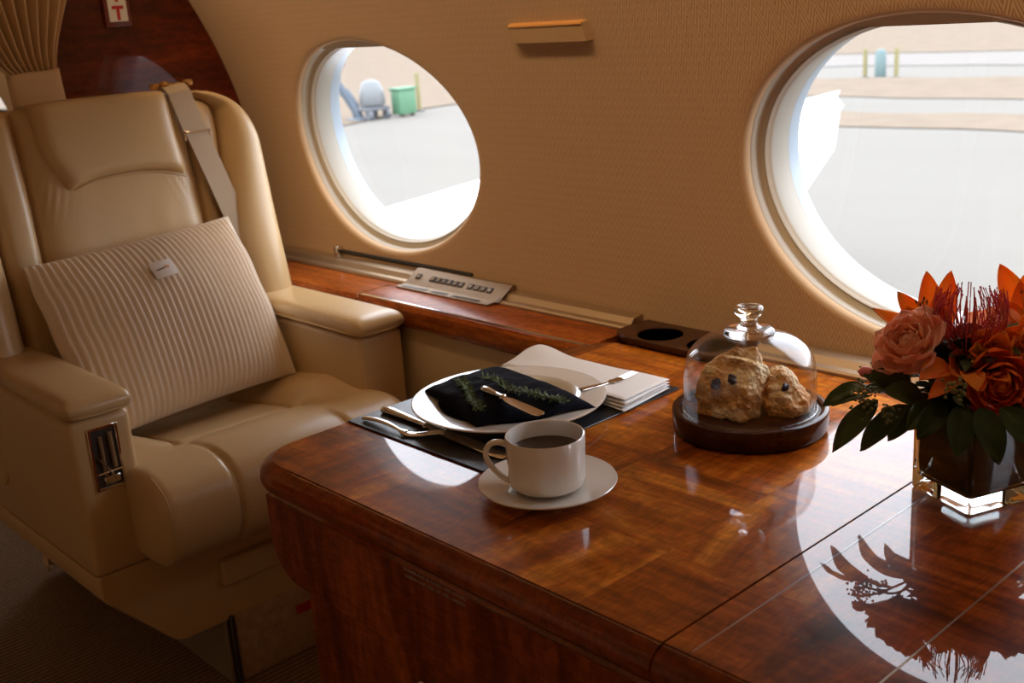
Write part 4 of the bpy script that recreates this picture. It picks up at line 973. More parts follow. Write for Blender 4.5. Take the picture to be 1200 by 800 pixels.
def bread_mat():
    m, nt, b = newmat('scone_crust'); L = nt.links.new; N = nt.nodes.new; tc = N('ShaderNodeTexCoord')
    n1 = N('ShaderNodeTexNoise'); n1.inputs['Scale'].default_value = 32; n1.inputs['Detail'].default_value = 8; n1.inputs['Roughness'].default_value = 0.7; L(tc.outputs['Object'], n1.inputs['Vector'])
    cr = N('ShaderNodeValToRGB'); cr.color_ramp.elements[0].position = 0.32; cr.color_ramp.elements[0].color = C(0.34, 0.12, 0.025); cr.color_ramp.elements[1].position = 0.60; cr.color_ramp.elements[1].color = C(0.92, 0.70, 0.38)
    e = cr.color_ramp.elements.new(0.46); e.color = C(0.66, 0.32, 0.08); L(n1.outputs['Fac'], cr.inputs[0])
    n4 = N('ShaderNodeTexNoise'); n4.inputs['Scale'].default_value = 26; n4.inputs['Detail'].default_value = 5; mp = N('ShaderNodeMapping'); mp.inputs['Location'].default_value = (0.31, 0.12, 0.05); L(tc.outputs['Object'], mp.inputs[0]); L(mp.outputs[0], n4.inputs['Vector'])
    r4 = N('ShaderNodeMapRange'); r4.inputs[1].default_value = 0.50; r4.inputs[2].default_value = 0.66; L(n4.outputs['Fac'], r4.inputs[0])
    m4 = N('ShaderNodeMix'); m4.data_type = 'RGBA'; m4.inputs[7].default_value = C(0.90, 0.74, 0.44); L(r4.outputs[0], m4.inputs[0]); L(cr.outputs[0], m4.inputs[6])
    L(m4.outputs[2], b.inputs['Base Color']); bp = N('ShaderNodeBump'); bp.inputs['Strength'].default_value = 0.6; bp.inputs['Distance'].default_value = 0.003
    n2 = N('ShaderNodeTexVoronoi'); n2.inputs['Scale'].default_value = 220; L(tc.outputs['Object'], n2.inputs['Vector'])
    ad = N('ShaderNodeMath'); ad.operation = 'ADD'; L(n1.outputs['Fac'], ad.inputs[0]); L(n2.outputs['Distance'], ad.inputs[1]); L(ad.outputs[0], bp.inputs['Height']); L(bp.outputs[0], b.inputs['Normal'])
    setp(b, Roughness=0.55); return m
BREAD = bread_mat()
BERRY = mat('blueberry', (0.035, 0.03, 0.09), 0.4, var=0.3, vscale=80)
def scone(pts, c, label, amp, seedv, berries, rough_=1.0):
    bm = bmesh.new()
    for p in pts: bm.verts.new(V((p[0]*0.93, p[1]*0.93, p[2]))+V(c))
    bmesh.ops.convex_hull(bm, input=bm.verts[:]); bmesh.ops.delete(bm, geom=[v for v in bm.verts if not v.link_faces], context='VERTS')
    bmesh.ops.triangulate(bm, faces=bm.faces[:])
    for _ in range(4):
        bmesh.ops.subdivide_edges(bm, edges=[e for e in bm.edges if e.calc_length() > 0.0028], cuts=1, use_grid_fill=True)
        bmesh.ops.triangulate(bm, faces=[f for f in bm.faces if len(f.verts) > 3])
    for _ in range(5): bmesh.ops.smooth_vert(bm, verts=bm.verts[:], factor=0.5, use_axis_x=True, use_axis_y=True, use_axis_z=True)
    bm.normal_update()
    disp = []
    for v in bm.verts:
        q = v.co*rough_; h = noise.fractal(V((q.x*38+seedv, q.y*38, q.z*38)), 0.8, 2.1, 5)*amp + abs(noise.noise(V((q.x*90, q.y*90+seedv, q.z*90))))*amp*0.6
        disp.append(v.co+v.normal*h)
    for v, d in zip(bm.verts, disp): v.co = d
    zmin = 0.7242
    for v in bm.verts: v.co.z = max(v.co.z, zmin)
    bm.verts.index_update(); g = G(); g.add([v.co[:] for v in bm.verts], [[v.index for v in f.verts] for f in bm.faces]); bm.free()
    pts = pts
    root = thing('scone', label, 'scone', tuple(c), 'scones under the cloche')
    g.build('crust', BREAD, root, ang=None)
    for bx_, by_, bz_, r in berries:
        g = G(); g.lathe([(r*math.sin(PI*t/8)*0.9, -r*math.cos(PI*t/8)) for t in range(9)], (bx_-0.0012, by_+0.0020, bz_-0.0006), 14); g.v = [tuple(V(v)+V((0, 0, 0))+V((noise.noise(V(v)*260), noise.noise(V(v)*260+V((9, 0, 0))), noise.noise(V(v)*260+V((0, 9, 0)))))*r*0.7) for v in g.v]
        g.build('blueberry', BERRY, root, ang=None)
scone([(-0.036, -0.050, -0.034), (0.030, -0.042, -0.034), (0.030, 0.010, -0.034), (-0.052, 0.010, -0.034), (-0.040, -0.049, -0.006), (-0.034, -0.036, 0.024), (-0.026, -0.022, 0.033), (-0.004, 0.006, 0.040), (0.010, 0.016, 0.043), (0.018, 0.010, 0.036), (0.032, -0.030, 0.002), (0.026, 0.020, 0.020), (-0.040, 0.006, 0.022)],
      (-0.752, 1.036, 0.758), 'tall wedge-shaped scone with blueberries, left one under the glass dome', 0.0052, 2.0,
      [(-0.7600, 0.9955, 0.7655, 0.0062), (-0.741, 1.0030, 0.7725, 0.0058)])
scone([(0.031*math.cos(a)*q+zz*-0.2, 0.031*math.sin(a)*q, zz) for zz, q in ((-0.022, 0.80), (-0.008, 1.05), (0.012, 0.88), (0.026, 0.42)) for a in [2*PI*t/9 for t in range(9)]],
      (-0.713, 1.0615, 0.746), 'smaller rounded craggy scone, right one under the glass dome', 0.0062, 9.0,
      [(-0.697, 1.045, 0.760, 0.0048)], 1.0)

# ------------------------------------------------------------------ vase and flowers
va, vb, vc, vd = V((-0.520, 1.006, 0)), V((-0.443, 0.975, 0)), V((-0.412, 1.052, 0)), V((-0.489, 1.083, 0))
vcn = (va+vb+vc+vd)/4
def sqring(sc, z, rad=0.12, n=5):
    out = []; cs = [va, vb, vc, vd]
    for i in range(4):
        p = cs[i]; a = cs[i-1]; b = cs[(i+1) % 4]
        for k_ in range(n):
            t = k_/(n-1); q = p.lerp(a, rad*(1-t)**2/1.6).lerp(p.lerp(b, rad*t**2/1.6), 0.5) if False else p + (a-p)*rad*0.5*(1-t)**2 + (b-p)*rad*0.5*t**2
            out.append((vcn+(q-vcn)*sc)+V((0, 0, z)))
    return out
def loft_rings(rings, close=True):
    g = G(); n = len(rings[0]); vs = [p for r in rings for p in r]
    fs = [(i*n+k_, i*n+(k_+1) % n, (i+1)*n+(k_+1) % n, (i+1)*n+k_) for i in range(len(rings)-1) for k_ in range(n)]
    fs += [tuple(range(n-1, -1, -1)), tuple((len(rings)-1)*n+k_ for k_ in range(n))]
    return g.add(vs, fs)
vz = 0.7005
vase = thing('glass_vase', 'square clear glass vase with thick base, lined with dark leaves, holding the bouquet', 'vase', (vcn.x, vcn.y, vz))
loft_rings([sqring(0.97, vz), sqring(0.995, vz+0.0015), sqring(1.0, vz+0.004), sqring(1.0, vz+0.092), sqring(0.985, vz+0.0945), sqring(0.93, vz+0.0945), sqring(0.91, vz+0.092), sqring(0.90, vz+0.020), sqring(0.86, vz+0.0155), sqring(0.70, vz+0.0145)]).build('vase_body', VGLASS, vase, ang=35)
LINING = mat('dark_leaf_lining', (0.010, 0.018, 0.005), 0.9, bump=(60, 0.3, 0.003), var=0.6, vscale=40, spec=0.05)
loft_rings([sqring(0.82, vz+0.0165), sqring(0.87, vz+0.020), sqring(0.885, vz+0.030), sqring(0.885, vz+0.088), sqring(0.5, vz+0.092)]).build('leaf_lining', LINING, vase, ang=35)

LEAF = mat('dark_green_leaf', (0.040, 0.066, 0.014), 0.35, bump=(60, 0.15, 0.002), var=0.25, vscale=30)
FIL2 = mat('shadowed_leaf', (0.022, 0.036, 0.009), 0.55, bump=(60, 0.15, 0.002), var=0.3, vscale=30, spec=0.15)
LEAF2 = mat('grey_green_leaf', (0.085, 0.115, 0.05), 0.4, bump=(60, 0.15, 0.002), var=0.25, vscale=30)
STEM = mat('flower_stem', (0.07, 0.09, 0.03), 0.6, var=0.2)
def petalmat(name, c, c2, tr=0.25):
    m, nt, b = newmat(name); L = nt.links.new; N = nt.nodes.new; tc = N('ShaderNodeTexCoord')
    nz = N('ShaderNodeTexNoise'); nz.inputs['Scale'].default_value = 45; nz.inputs['Detail'].default_value = 3; L(tc.outputs['Object'], nz.inputs['Vector'])
    mx = N('ShaderNodeMix'); mx.data_type = 'RGBA'; mx.inputs[6].default_value = C(*c); mx.inputs[7].default_value = C(*c2)
    r = N('ShaderNodeMapRange'); r.inputs[1].default_value = 0.35; r.inputs[2].default_value = 0.65; L(nz.outputs['Fac'], r.inputs[0]); L(r.outputs[0], mx.inputs[0]); L(mx.outputs[2], b.inputs['Base Color'])
    setp(b, Roughness=0.5)
    t = N('ShaderNodeBsdfTranslucent'); L(mx.outputs[2], t.inputs[0]); ms = N('ShaderNodeMixShader'); ms.inputs[0].default_value = tr
    out = [n for n in nt.nodes if n.type == 'OUTPUT_MATERIAL'][0]; L(b.outputs[0], ms.inputs[1]); L(t.outputs[0], ms.inputs[2]); L(ms.outputs[0], out.inputs[0]); return m
P_LILY = petalmat('orange_lily_petal', (0.92, 0.25, 0.03), (0.85, 0.38, 0.07), 0.5)
P_ROSE = petalmat('peach_rose_petal', (0.96, 0.52, 0.36), (0.97, 0.64, 0.47), 0.5)
P_RAN = petalmat('red_orange_petal', (0.80, 0.12, 0.02), (0.90, 0.24, 0.04), 0.45)
P_PIN = petalmat('crimson_pin', (0.62, 0.05, 0.09), (0.70, 0.09, 0.12), 0.4)
P_PINT = petalmat('orange_pin', (0.72, 0.12, 0.04), (0.60, 0.06, 0.05), 0.2)
P_YEL = petalmat('yellow_petal', (0.62, 0.40, 0.05), (0.55, 0.30, 0.05), 0.2)
P_PINK = petalmat('pink_bud', (0.85, 0.30, 0.30), (0.80, 0.22, 0.25), 0.2)
TIPM = mat('dark_tip', (0.05, 0.03, 0.02), 0.6, var=.1)
def petal(g, base, tip, nrm, W, bend=0.2, cup=0.25, shape=0.8, nu=12, nv=7, ruffle=0.0, seedv=0.0, th=0.0005):
    """blade from base to tip bowed along nrm; widest part set by shape"""
    base, tip, nrm = V(base), V(tip), V(nrm); d = tip-base; L_ = d.length; d.normalize()
    n = (nrm - d*nrm.dot(d)).normalized(); s = d.cross(n)
    def f(u, v, o):
        b = v*2-1; w = W*(math.sin(PI*min(1, max(0, u))**shape)**0.75*0.96+0.04*(1-u))
        p = base + d*L_*u + n*(bend*L_*math.sin(PI*u)) + s*b*w*0.5 + n*(cup*w*b*b)
        if ruffle: p += n*ruffle*noise.noise(V((u*3+seedv, b*3, seedv*1.3)))*(0.3+u)
        return p + n*o
    g.grid(lambda u, v: f(u, v, th/2), nu, nv); g.grid(lambda u, v: f(u, v, -th/2), nu, nv)
def leafsprig(name, label, leaves, m, stempts, group=None, cat='leaf sprig', berries=None):
    root = thing(name, label, cat, stempts[0], group)
    G().tube(catmull(stempts, 6), 0.0012, 6).build('stem', STEM, root)
    for i, (b, t, n, W) in enumerate(leaves):
        g = G(); petal(g, b, t, n, W, bend=0.06, cup=0.16, shape=0.85, nu=14, nv=7, ruffle=0.003, seedv=i*1.7); lf = g.build('leaf', m, root, ang=None)
    if berries:
        g = G()
        for c, r, k_ in berries:
            for _ in range(k_):
                q = V(c)+V((random.gauss(0, r), random.gauss(0, r), random.gauss(0, r))); rr = random.uniform(0.0011, 0.0019)
                g.lathe([(0, -rr), (rr*0.8, -rr*0.6), (rr, 0), (rr*0.8, rr*0.6), (0, rr)], q, 7)
        g.build('seed_cluster', BERRYG, root, ang=None)
    return root
BERRYG = mat('green_seed_pod', (0.19, 0.19, 0.06), 0.5, var=0.3, vscale=90)
FW, RT, UP = V((-0.713, 0.640, -0.285)), V((0.681, 0.729, -0.067)), V((-0.165, 0.242, 0.956))
rim = (vcn.x, vcn.y, 0.79)
# big left leaves
leafsprig('leaf_sprig', 'spray of broad dark green leaves drooping over the left side of the vase', [
    ((-0.560, 0.978, 0.812), (-0.590, 0.950, 0.789), (0.3, -0.3, 0.8), 0.018),
    ((-0.538, 0.968, 0.802), (-0.564, 0.928, 0.752), (0.2, -0.7, 0.6), 0.024),
    ((-0.516, 0.985, 0.797), (-0.550, 0.957, 0.7475), (0.2, -0.7, 0.6), 0.024),
    ((-0.505, 0.995, 0.800), (-0.530, 0.975, 0.757), (0.3, -0.7, 0.5), 0.020),
    ((-0.548, 0.972, 0.803), (-0.578, 0.948, 0.793), (0.2, -0.3, 0.9), 0.010),
    ((-0.515, 0.985, 0.815), (-0.548, 0.955, 0.830), (0.4, -0.6, 0.6), 0.025),
    ((-0.495, 0.975, 0.812), (-0.520, 0.945, 0.822), (0.4, -0.6, 0.6), 0.025),
    ((-0.530, 1.020, 0.800), (-0.575, 1.010, 0.790), (0.1, -0.3, 0.8), 0.024),
    ((-0.485, 0.970, 0.812), (-0.490, 0.938, 0.790), (0.6, -0.7, 0.4), 0.022)],
    LEAF, [(-0.480, 1.03, 0.76), (-0.500, 1.010, 0.795), (-0.520, 0.985, 0.815), (-0.545, 0.972, 0.812), (-0.560, 0.976, 0.812)])
leafsprig('seeded_sprig', 'spray of small green seed pods with grey-green leaves at the left of the bouquet', [
    ((-0.515, 0.99, 0.818), (-0.550, 0.972, 0.838), (0.3, -0.6, 0.7), 0.022), ((-0.520, 0.985, 0.808), (-0.556, 0.978, 0.805), (0.3, -0.3, 0.9), 0.012)], LEAF,
    [(-0.487, 1.02, 0.78), (-0.515, 1.00, 0.805), (-0.540, 0.970, 0.818), (-0.552, 0.960, 0.812)], berries=[((-0.549, 0.960, 0.814), 0.0070, 60), ((-0.540, 0.958, 0.800), 0.0055, 40), ((-0.520, 0.955, 0.797), 0.005, 25)])
FLS = leafsprig('seeded_sprig', 'small cluster of yellow-green seed pods at the front middle of the bouquet', [((-0.445, 0.965, 0.815), (-0.440, 0.925, 0.835), (0.5, -0.7, 0.5), 0.016)], LEAF,
    [(-0.460, 1.00, 0.78), (-0.450, 0.955, 0.825), (-0.440, 0.930, 0.842)], berries=[((-0.439, 0.926, 0.845), 0.0060, 45)])
leafsprig('leaf_sprig', 'collar of dark green leaves hanging over the front rim of the vase', [
    ((-0.455, 0.975, 0.812), (-0.440, 0.938, 0.775), (0.5, -0.8, 0.3), 0.026), ((-0.440, 0.980, 0.812), (-0.408, 0.955, 0.770), (0.6, -0.7, 0.3), 0.028),
    ((-0.470, 0.970, 0.812), (-0.478, 0.935, 0.785), (0.3, -0.8, 0.3), 0.024), ((-0.425, 0.99, 0.812), (-0.385, 0.985, 0.780), (0.7, -0.5, 0.3), 0.028),
    ((-0.430, 1.02, 0.81), (-0.375, 1.02, 0.80), (0.7, -0.3, 0.5), 0.028), ((-0.47, 1.06, 0.81), (-0.50, 1.12, 0.80), (-0.3, 0.6, 0.6), 0.03), ((-0.43, 1.06, 0.81), (-0.40, 1.12, 0.80), (0.3, 0.6, 0.6), 0.03),
    ((-0.50, 1.03, 0.81), (-0.56, 1.04, 0.80), (-0.3, 0.2, 0.8), 0.028)],
    FIL2, [(-0.462, 1.03, 0.75), (-0.455, 1.0, 0.79), (-0.452, 0.98, 0.812)])
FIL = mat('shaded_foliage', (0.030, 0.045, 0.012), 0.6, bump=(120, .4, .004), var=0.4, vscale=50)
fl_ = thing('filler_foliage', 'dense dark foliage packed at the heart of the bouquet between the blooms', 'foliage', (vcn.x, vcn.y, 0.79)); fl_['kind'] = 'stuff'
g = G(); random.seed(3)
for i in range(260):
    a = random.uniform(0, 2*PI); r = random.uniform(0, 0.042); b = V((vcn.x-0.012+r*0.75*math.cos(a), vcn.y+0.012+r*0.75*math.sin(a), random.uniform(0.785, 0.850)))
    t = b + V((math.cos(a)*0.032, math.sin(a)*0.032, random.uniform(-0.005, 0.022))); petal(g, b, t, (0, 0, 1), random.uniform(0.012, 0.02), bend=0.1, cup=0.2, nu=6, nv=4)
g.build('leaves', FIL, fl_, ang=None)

SH = V((-0.017, 0.033, -0.010))
FLOWERS = []
def stem_to(root, c, base=None):
    FLOWERS.append(root)
    b = base or (vcn.x-SH.x+random.uniform(-.010, .010), vcn.y-SH.y+random.uniform(-.010, .010), 0.745)
    G().tube(catmull([b, (V(b).lerp(V(c), 0.6)+V((0, 0, 0.006))), V(c)], 5), 0.002, 7).build('stem', STEM, root)
# lily with petals pointing up, left rear
def lily(label, base, petals, W, m=P_LILY, stamens=True, tipdark=True, bend=-0.10):
    root = thing('lily', label, 'flower', base)
    for i, (t, n) in enumerate(petals):
        g = G(); petal(g, base, t, n, W*random.uniform(0.9, 1.1), bend=bend, cup=0.30, shape=0.78, nu=16, nv=9, ruffle=0.003, seedv=i*2.3); pt = g.build('petal', m, root, ang=None)
    if stamens:
        ax = sum((V(t) for t, n in petals), V((0, 0, 0)))/len(petals)-V(base)
        for i in range(5):
            e = V(base)+ax*0.8+V((random.uniform(-.008, .008), random.uniform(-.008, .008), random.uniform(-0.003, .004)))
            s_ = G().tube([V(base), V(base).lerp(e, 0.5), e], 0.0006, 5).build('stamen', P_YEL, root)
            G().lathe([(0, -0.0028), (0.0013, 0), (0, 0.0028)], e, 6).build('anther', TIPM, s_)
    stem_to(root, base); return root
L1 = (-0.500, 1.012, 0.858)
lily('orange lily with pointed upright petals, left of the spiky red bloom', L1, [
    ((-0.538, 0.998, 0.908), (0.7, -0.6, 0.2)), ((-0.521, 1.025, 0.926), (0.3, -0.6, 0.3)), ((-0.500, 1.036, 0.927), (0.2, -0.8, 0.2)),
    ((-0.554, 0.980, 0.892), (0.5, -0.2, 0.8)), ((-0.520, 0.985, 0.897), (0.5, -0.8, 0.2)), ((-0.492, 1.000, 0.902), (0.5, -0.7, 0.2))], 0.026)
L2 = (-0.440, 1.085, 0.866)
lily('orange lily with tall curved petals at the right edge of the bouquet', L2, [
    ((-0.471, 1.081, 0.928), (0.6, -0.6, -0.2)), ((-0.450, 1.095, 0.918), (0.4, -0.8, 0.1)), ((-0.432, 1.120, 0.920), (0.2, -0.9, 0.1)),
    ((-0.455, 1.050, 0.895), (0.3, -0.5, 0.8)), ((-0.425, 1.060, 0.890), (0.6, -0.5, 0.4)), ((-0.410, 1.095, 0.905), (0.7, -0.5, 0.1))], 0.028)
L3 = V((-0.455, 0.985, 0.858))
lily('open orange lily with a yellow throat facing the camera, in the middle of the bouquet', tuple(L3), [
    (tuple(L3+RT*x+UP*y-FW*z_), tuple(-FW+UP*0.3)) for x, y, z_ in ((-0.030, -0.018, 0.040), (0.012, 0.026, 0.026), (0.042, 0.020, 0.022), (0.047, -0.006, 0.030), (0.020, -0.024, 0.050), (-0.008, -0.034, 0.050))], 0.027, bend=-0.14)
yl = G()
for x, y in ((-0.006, -0.004), (0.006, 0.004), (-0.002, 0.008)): petal(yl, L3, L3+RT*(x*1.6)+UP*(y*1.6)-FW*0.032, tuple(-FW), 0.013, bend=0.1, cup=0.4)
yt_ = thing('alstroemeria_bloom', 'small yellow bloom with brown centre in the middle of the bouquet', 'flower', tuple(L3-FW*0.01)); yl.build('petal', P_YEL, yt_, ang=None)
cc_ = L3+RT*0.007-UP*0.004-FW*0.030; G().lathe([(0, -0.004), (0.0045, -0.002), (0.005, 0), (0.0045, 0.002), (0, 0.004)], cc_, 12).build('brown_centre', TIPM, yt_)
# small lily upright bud/petals in front of the spiky bloom
L4 = V((-0.437, 0.992, 0.862))
lily('half open orange lily above the red tulip-like bloom', tuple(L4), [
    (tuple(L4+RT*x+UP*y-FW*z_), tuple(-FW+UP*0.2)) for x, y, z_ in ((0.004, 0.020, 0.026), (0.032, 0.026, 0.010), (-0.028, 0.002, 0.020), (0.045, 0.006, 0.012), (0.030, -0.018, 0.03))], 0.025, bend=-0.06, stamens=False)

def rosehead(name, label, c, axis, R_, layers, m, cat='flower', inner_open=4, outer_open=78, seedv=0, curl=0.2):
    c = V(c); A = V(axis).normalized(); s = A.cross(V((0, 0, 1))).normalized(); t = A.cross(s).normalized()
    root = thing(name, label, cat, tuple(c)); N_ = layers
    for k_ in range(N_):
        q = k_/(N_-1); a = k_*2.39996+seedv; rad = s*math.cos(a)+t*math.sin(a)
        op = math.radians(inner_open+(outer_open-inner_open)*q**1.25); L_ = R_*(0.62+0.42*q)
        base = c - A*R_*0.38 + rad*R_*0.04
        d = A*math.cos(op)+rad*math.sin(op); start = base + rad*R_*(0.05+0.32*q)
        tip = start + d*L_*1.0
        nr = (-rad*math.cos(op)+A*math.sin(op))
        g = G(); petal(g, start, tip, nr, R_*(0.50+0.75*q), bend=-0.13-0.10*q, cup=0.30-0.16*q, shape=1.25, nu=11, nv=9, ruffle=0.0035*(0.4+q), seedv=k_*1.9+seedv)
        # roll the rim outward a little
        g.build('petal', m, root, ang=None)
    sp_ = G().lathe([(0, -R_*0.40), (R_*0.2, -R_*0.36), (R_*0.34, -R_*0.2), (R_*0.24, R_*0.1), (0, R_*0.2)], (0, 0, 0), 16)
    Mz = Matrix((s, t, A)).transposed(); sp_.v = [tuple(Mz @ V(v)+c) for v in sp_.v]; sp_.build('heart', m, root, ang=None)
    stem_to(root, tuple(c-A*R_*0.5)); return root
rosehead('rose', 'peach pink rose with ruffled petals at the left front of the bouquet', (-0.498, 0.947, 0.876), (-0.15, -0.62, 0.62), 0.0305, 30, P_ROSE, seedv=0.5)
rosehead('ranunculus', 'red-orange cupped bloom with layered petals at the right front of the bouquet', (-0.416, 0.975, 0.838), (0.52, -0.78, 0.16), 0.031, 22, P_RAN, inner_open=8, outer_open=52, seedv=1.1)
rosehead('rose', 'large orange rose at the far right of the bouquet', (-0.392, 1.02, 0.862), (0.75, -0.35, 0.45), 0.034, 24, P_LILY, seedv=2.1)
rosehead('rose', 'peach rose at the window side of the bouquet, behind the lilies', (-0.470, 1.095, 0.850), (-0.2, 0.8, 0.5), 0.034, 20, P_ROSE, seedv=3.1)
rosehead('rose', 'orange rose hanging over the right corner of the vase, beyond the red-orange bloom', (-0.372, 1.055, 0.835), (0.8, 0.1, 0.35), 0.034, 20, P_RAN, seedv=4.1)
# drooping orange petals under the rose
g = G(); lp_ = thing('fallen_lily_petals', 'broad orange lily petals drooping below the peach rose', 'flower petals', (-0.455, 0.955, 0.845))
for b, t, n, W in (((-0.462, 0.962, 0.852), (-0.470, 0.918, 0.848), (0.4, -0.5, 0.7), 0.026), ((-0.452, 0.962, 0.848), (-0.458, 0.915, 0.832), (0.5, -0.6, 0.6), 0.020), ((-0.445, 0.965, 0.848), (-0.420, 0.935, 0.842), (0.5, -0.6, 0.6), 0.022)):
    g = G(); petal(g, b, t, n, W, bend=0.08, cup=0.2, nu=14, nv=7, ruffle=0.003, seedv=W*900); g.build('petal', P_LILY, lp_, ang=None)
# bud
bd_ = thing('pink_bud', 'small pink bud at the far left of the bouquet', 'flower bud', (-0.531, 0.929, 0.841))
g = G().lathe([(0, -0.008), (0.0045, -0.005), (0.006, 0), (0.0048, 0.005), (0, 0.009)], (0, 0, 0), 14); Mr = V((-0.6, -0.5, 0.1)).to_track_quat('Z', 'Y').to_matrix(); g.v = [tuple(Mr @ V(v)+V((-0.531, 0.929, 0.841))) for v in g.v]; g.build('bud', P_PINK, bd_, ang=None)
G().tube([(-0.526, 0.933, 0.840), (-0.505, 0.95, 0.832), (-0.485, 0.985, 0.80)], 0.0011, 6).build('stem', STEM, bd_)
# pincushion
PCN = V((-0.461, 0.998, 0.868))
pc_ = thing('pincushion_bloom', 'spiky crimson pincushion bloom with curling pins at the top of the bouquet', 'flower', tuple(PCN))
g = G(); 
for i in range(420):
    z_ = 1-1.35*(i/420); a = i*2.39996; r = math.sqrt(max(0, 1-z_*z_)); d = V((r*math.cos(a), r*math.sin(a), z_)); p = PCN+d*0.0165; g.lathe([(0, -0.0014), (0.0013, 0), (0, 0.0016)], p+d*random.uniform(0, .0015), 5)
g.lathe([(0, -0.0165), (0.010, -0.013), (0.0155, -0.006), (0.0160, 0), (0.013, 0.010), (0.007, 0.0152), (0, 0.0165)], PCN, 18)
g.build('flower_head', mat('dark_crimson', (0.22, 0.02, 0.03), 0.6, var=0.4, vscale=200), pc_, ang=None)
gp = G(); gt = G(); random.seed(11)
for i in range(130):
    z_ = random.uniform(-0.35, 0.75); a = random.uniform(0, 2*PI); r = math.sqrt(1-z_*z_); d = V((r*math.cos(a), r*math.sin(a), z_)); rad = V((math.cos(a), math.sin(a), 0))
    p0 = PCN+d*0.015; p1 = PCN+d*0.028+V((0, 0, 0.004)); H_ = random.uniform(0.040, 0.052)
    p3 = PCN+rad*random.uniform(0.020, 0.033)+V((0, 0, H_)); p2 = PCN+rad*0.034+V((0, 0, H_*0.62))
    P_ = catmull([p0, p1, p2, p3], 4)
    (gp if random.random() < 0.6 else gt).tube(P_, 0.00055, 4)
    gp.lathe([(0, -0.0015), (0.0009, 0), (0, 0.0015)], p3, 5)
gp.build('pins', P_PIN, pc_, ang=None)['kind'] = 'stuff'; gt.build('pins', P_PINT, pc_, ang=None)['kind'] = 'stuff'
stem_to(pc_, tuple(PCN-V((0, 0, 0.015))))

for r_ in FLOWERS + [lp_, bd_, yt_, FLS]: r_.location = r_.location + SH
# ------------------------------------------------------------------ outside the windows
GZ = -1.6
def ground_mat():
    m, nt, b = newmat('pale_tarmac'); L = nt.links.new; N = nt.nodes.new; tc = N('ShaderNodeTexCoord'); nz = N('ShaderNodeTexNoise'); nz.inputs['Scale'].default_value = 0.35; nz.inputs['Detail'].default_value = 8
    mp = N('ShaderNodeMapping'); mp.inputs['Scale'].default_value = (0.35, 1.6, 1); L(tc.outputs['Object'], mp.inputs[0]); L(mp.outputs[0], nz.inputs['Vector'])
    mx = N('ShaderNodeMix'); mx.data_type = 'RGBA'; mx.inputs[6].default_value = C(0.146, 0.133, 0.116); mx.inputs[7].default_value = C(0.165, 0.151, 0.132); L(nz.outputs['Fac'], mx.inputs[0]); L(mx.outputs[2], b.inputs['Base Color']); setp(b, Roughness=0.95, Specular_IOR_Level=0.05); return m
TARMAC = ground_mat()
GRASS = mat('dry_tan_grass', (0.172, 0.136, 0.104), 0.95, var=0.16, vscale=1.4, spec=0.0)
SNOW = mat('pale_snowy_field', (0.188, 0.170, 0.155), 0.95, var=0.05, vscale=0.8, spec=0.0)
g = G(); g.add([(-260, -150, GZ), (150, -150, GZ), (150, 260, GZ), (-260, 260, GZ)], [(0, 1, 2, 3)]); tag(struct(g.build('ground_tarmac', TARMAC, sm=False)), 'pale grey tarmac outside the windows', 'ground', kind='structure')
def strip(name, y0, y1, x0, x1, m, label, h=0.05, n=60):
    g = G()
    def f(u, v):
        x = x0+(x1-x0)*u; y = y0+(y1-y0)*v + 0.5*noise.noise(V((x*0.35, v*3, y0)))
        return (x, y, GZ+0.02+h*math.sin(PI*v)*(0.6+0.4*noise.noise(V((x, y, 0)))))
    g.grid(f, n, 7); o = g.build(name, m, ang=None); tag(o, label, 'grass strip'); o['kind'] = 'structure'; return o
strip('grass_strip', 20.9, 23.6, -24, 30, GRASS, 'narrow nearer strip of dry tan grass across the tarmac')
strip('grass_strip', 26.6, 32.0, -26, 30, GRASS, 'wider farther strip of dry tan grass across the tarmac', 0.3)
strip('snow_field', 37.0, 43.0, -60, 30, SNOW, 'pale field beyond the far grass strip', 0.1)
strip('grass_field', 44.0, 120.0, -220, 60, GRASS, 'dry tan field far beyond the tarmac', 0.6)
# verge seen through the left window
g = G()
def vf(u, v):
    x = -26.5 - 60*u; y = 16.5+60*v*1.0 + (x+26)*-0.0
    return (x-v*12+0.8*noise.noise(V((y*0.3, u*5, 1))), y-9*(u)*0 , GZ+0.03+0.25*math.sin(PI*u))
g.grid(vf, 24, 40); o = g.build('grass_field', GRASS, ang=None); tag(o, 'tan dry verge seen through the left window behind the parked equipment', 'grass strip'); o['kind'] = 'structure'
WINGM = mat('white_wing_paint', (0.82, 0.83, 0.85), 0.35, coat=0.4, var=0.01)
wp = [(-4.6, 1.50), (-5.25, 3.0), (-5.48, 3.89), (-5.80, 4.96), (-6.30, 8.0), (-6.83, 11.17), (-6.60, 10.75), (-4.95, 8.08), (-3.83, 5.95), (-3.35, 5.06), (-2.85, 4.17), (-2.55, 3.0), (-2.35, 1.50)]
g = G(); n = len(wp); cxw = sum(p[0] for p in wp)/n
def inset(p, k_): return (cxw+(p[0]-cxw)*k_, p[1])
g.add([(*p, 0.06) for p in wp]+[(*inset(p, 0.97), 0.10) for p in wp]+[(*inset(p, 0.95), -0.06) for p in wp], [tuple(range(n, 2*n)), tuple(range(3*n-1, 2*n-1, -1))]+[(i, (i+1) % n, n+(i+1) % n, n+i) for i in range(n)]+[(2*n+i, 2*n+(i+1) % n, (i+1) % n, i) for i in range(n)])
o = g.build('aircraft_wing', WINGM, ang=30, at=(-4.6, 5, 0)); tag(o, 'bright white aircraft wing just outside, seen low in both windows', 'wing')
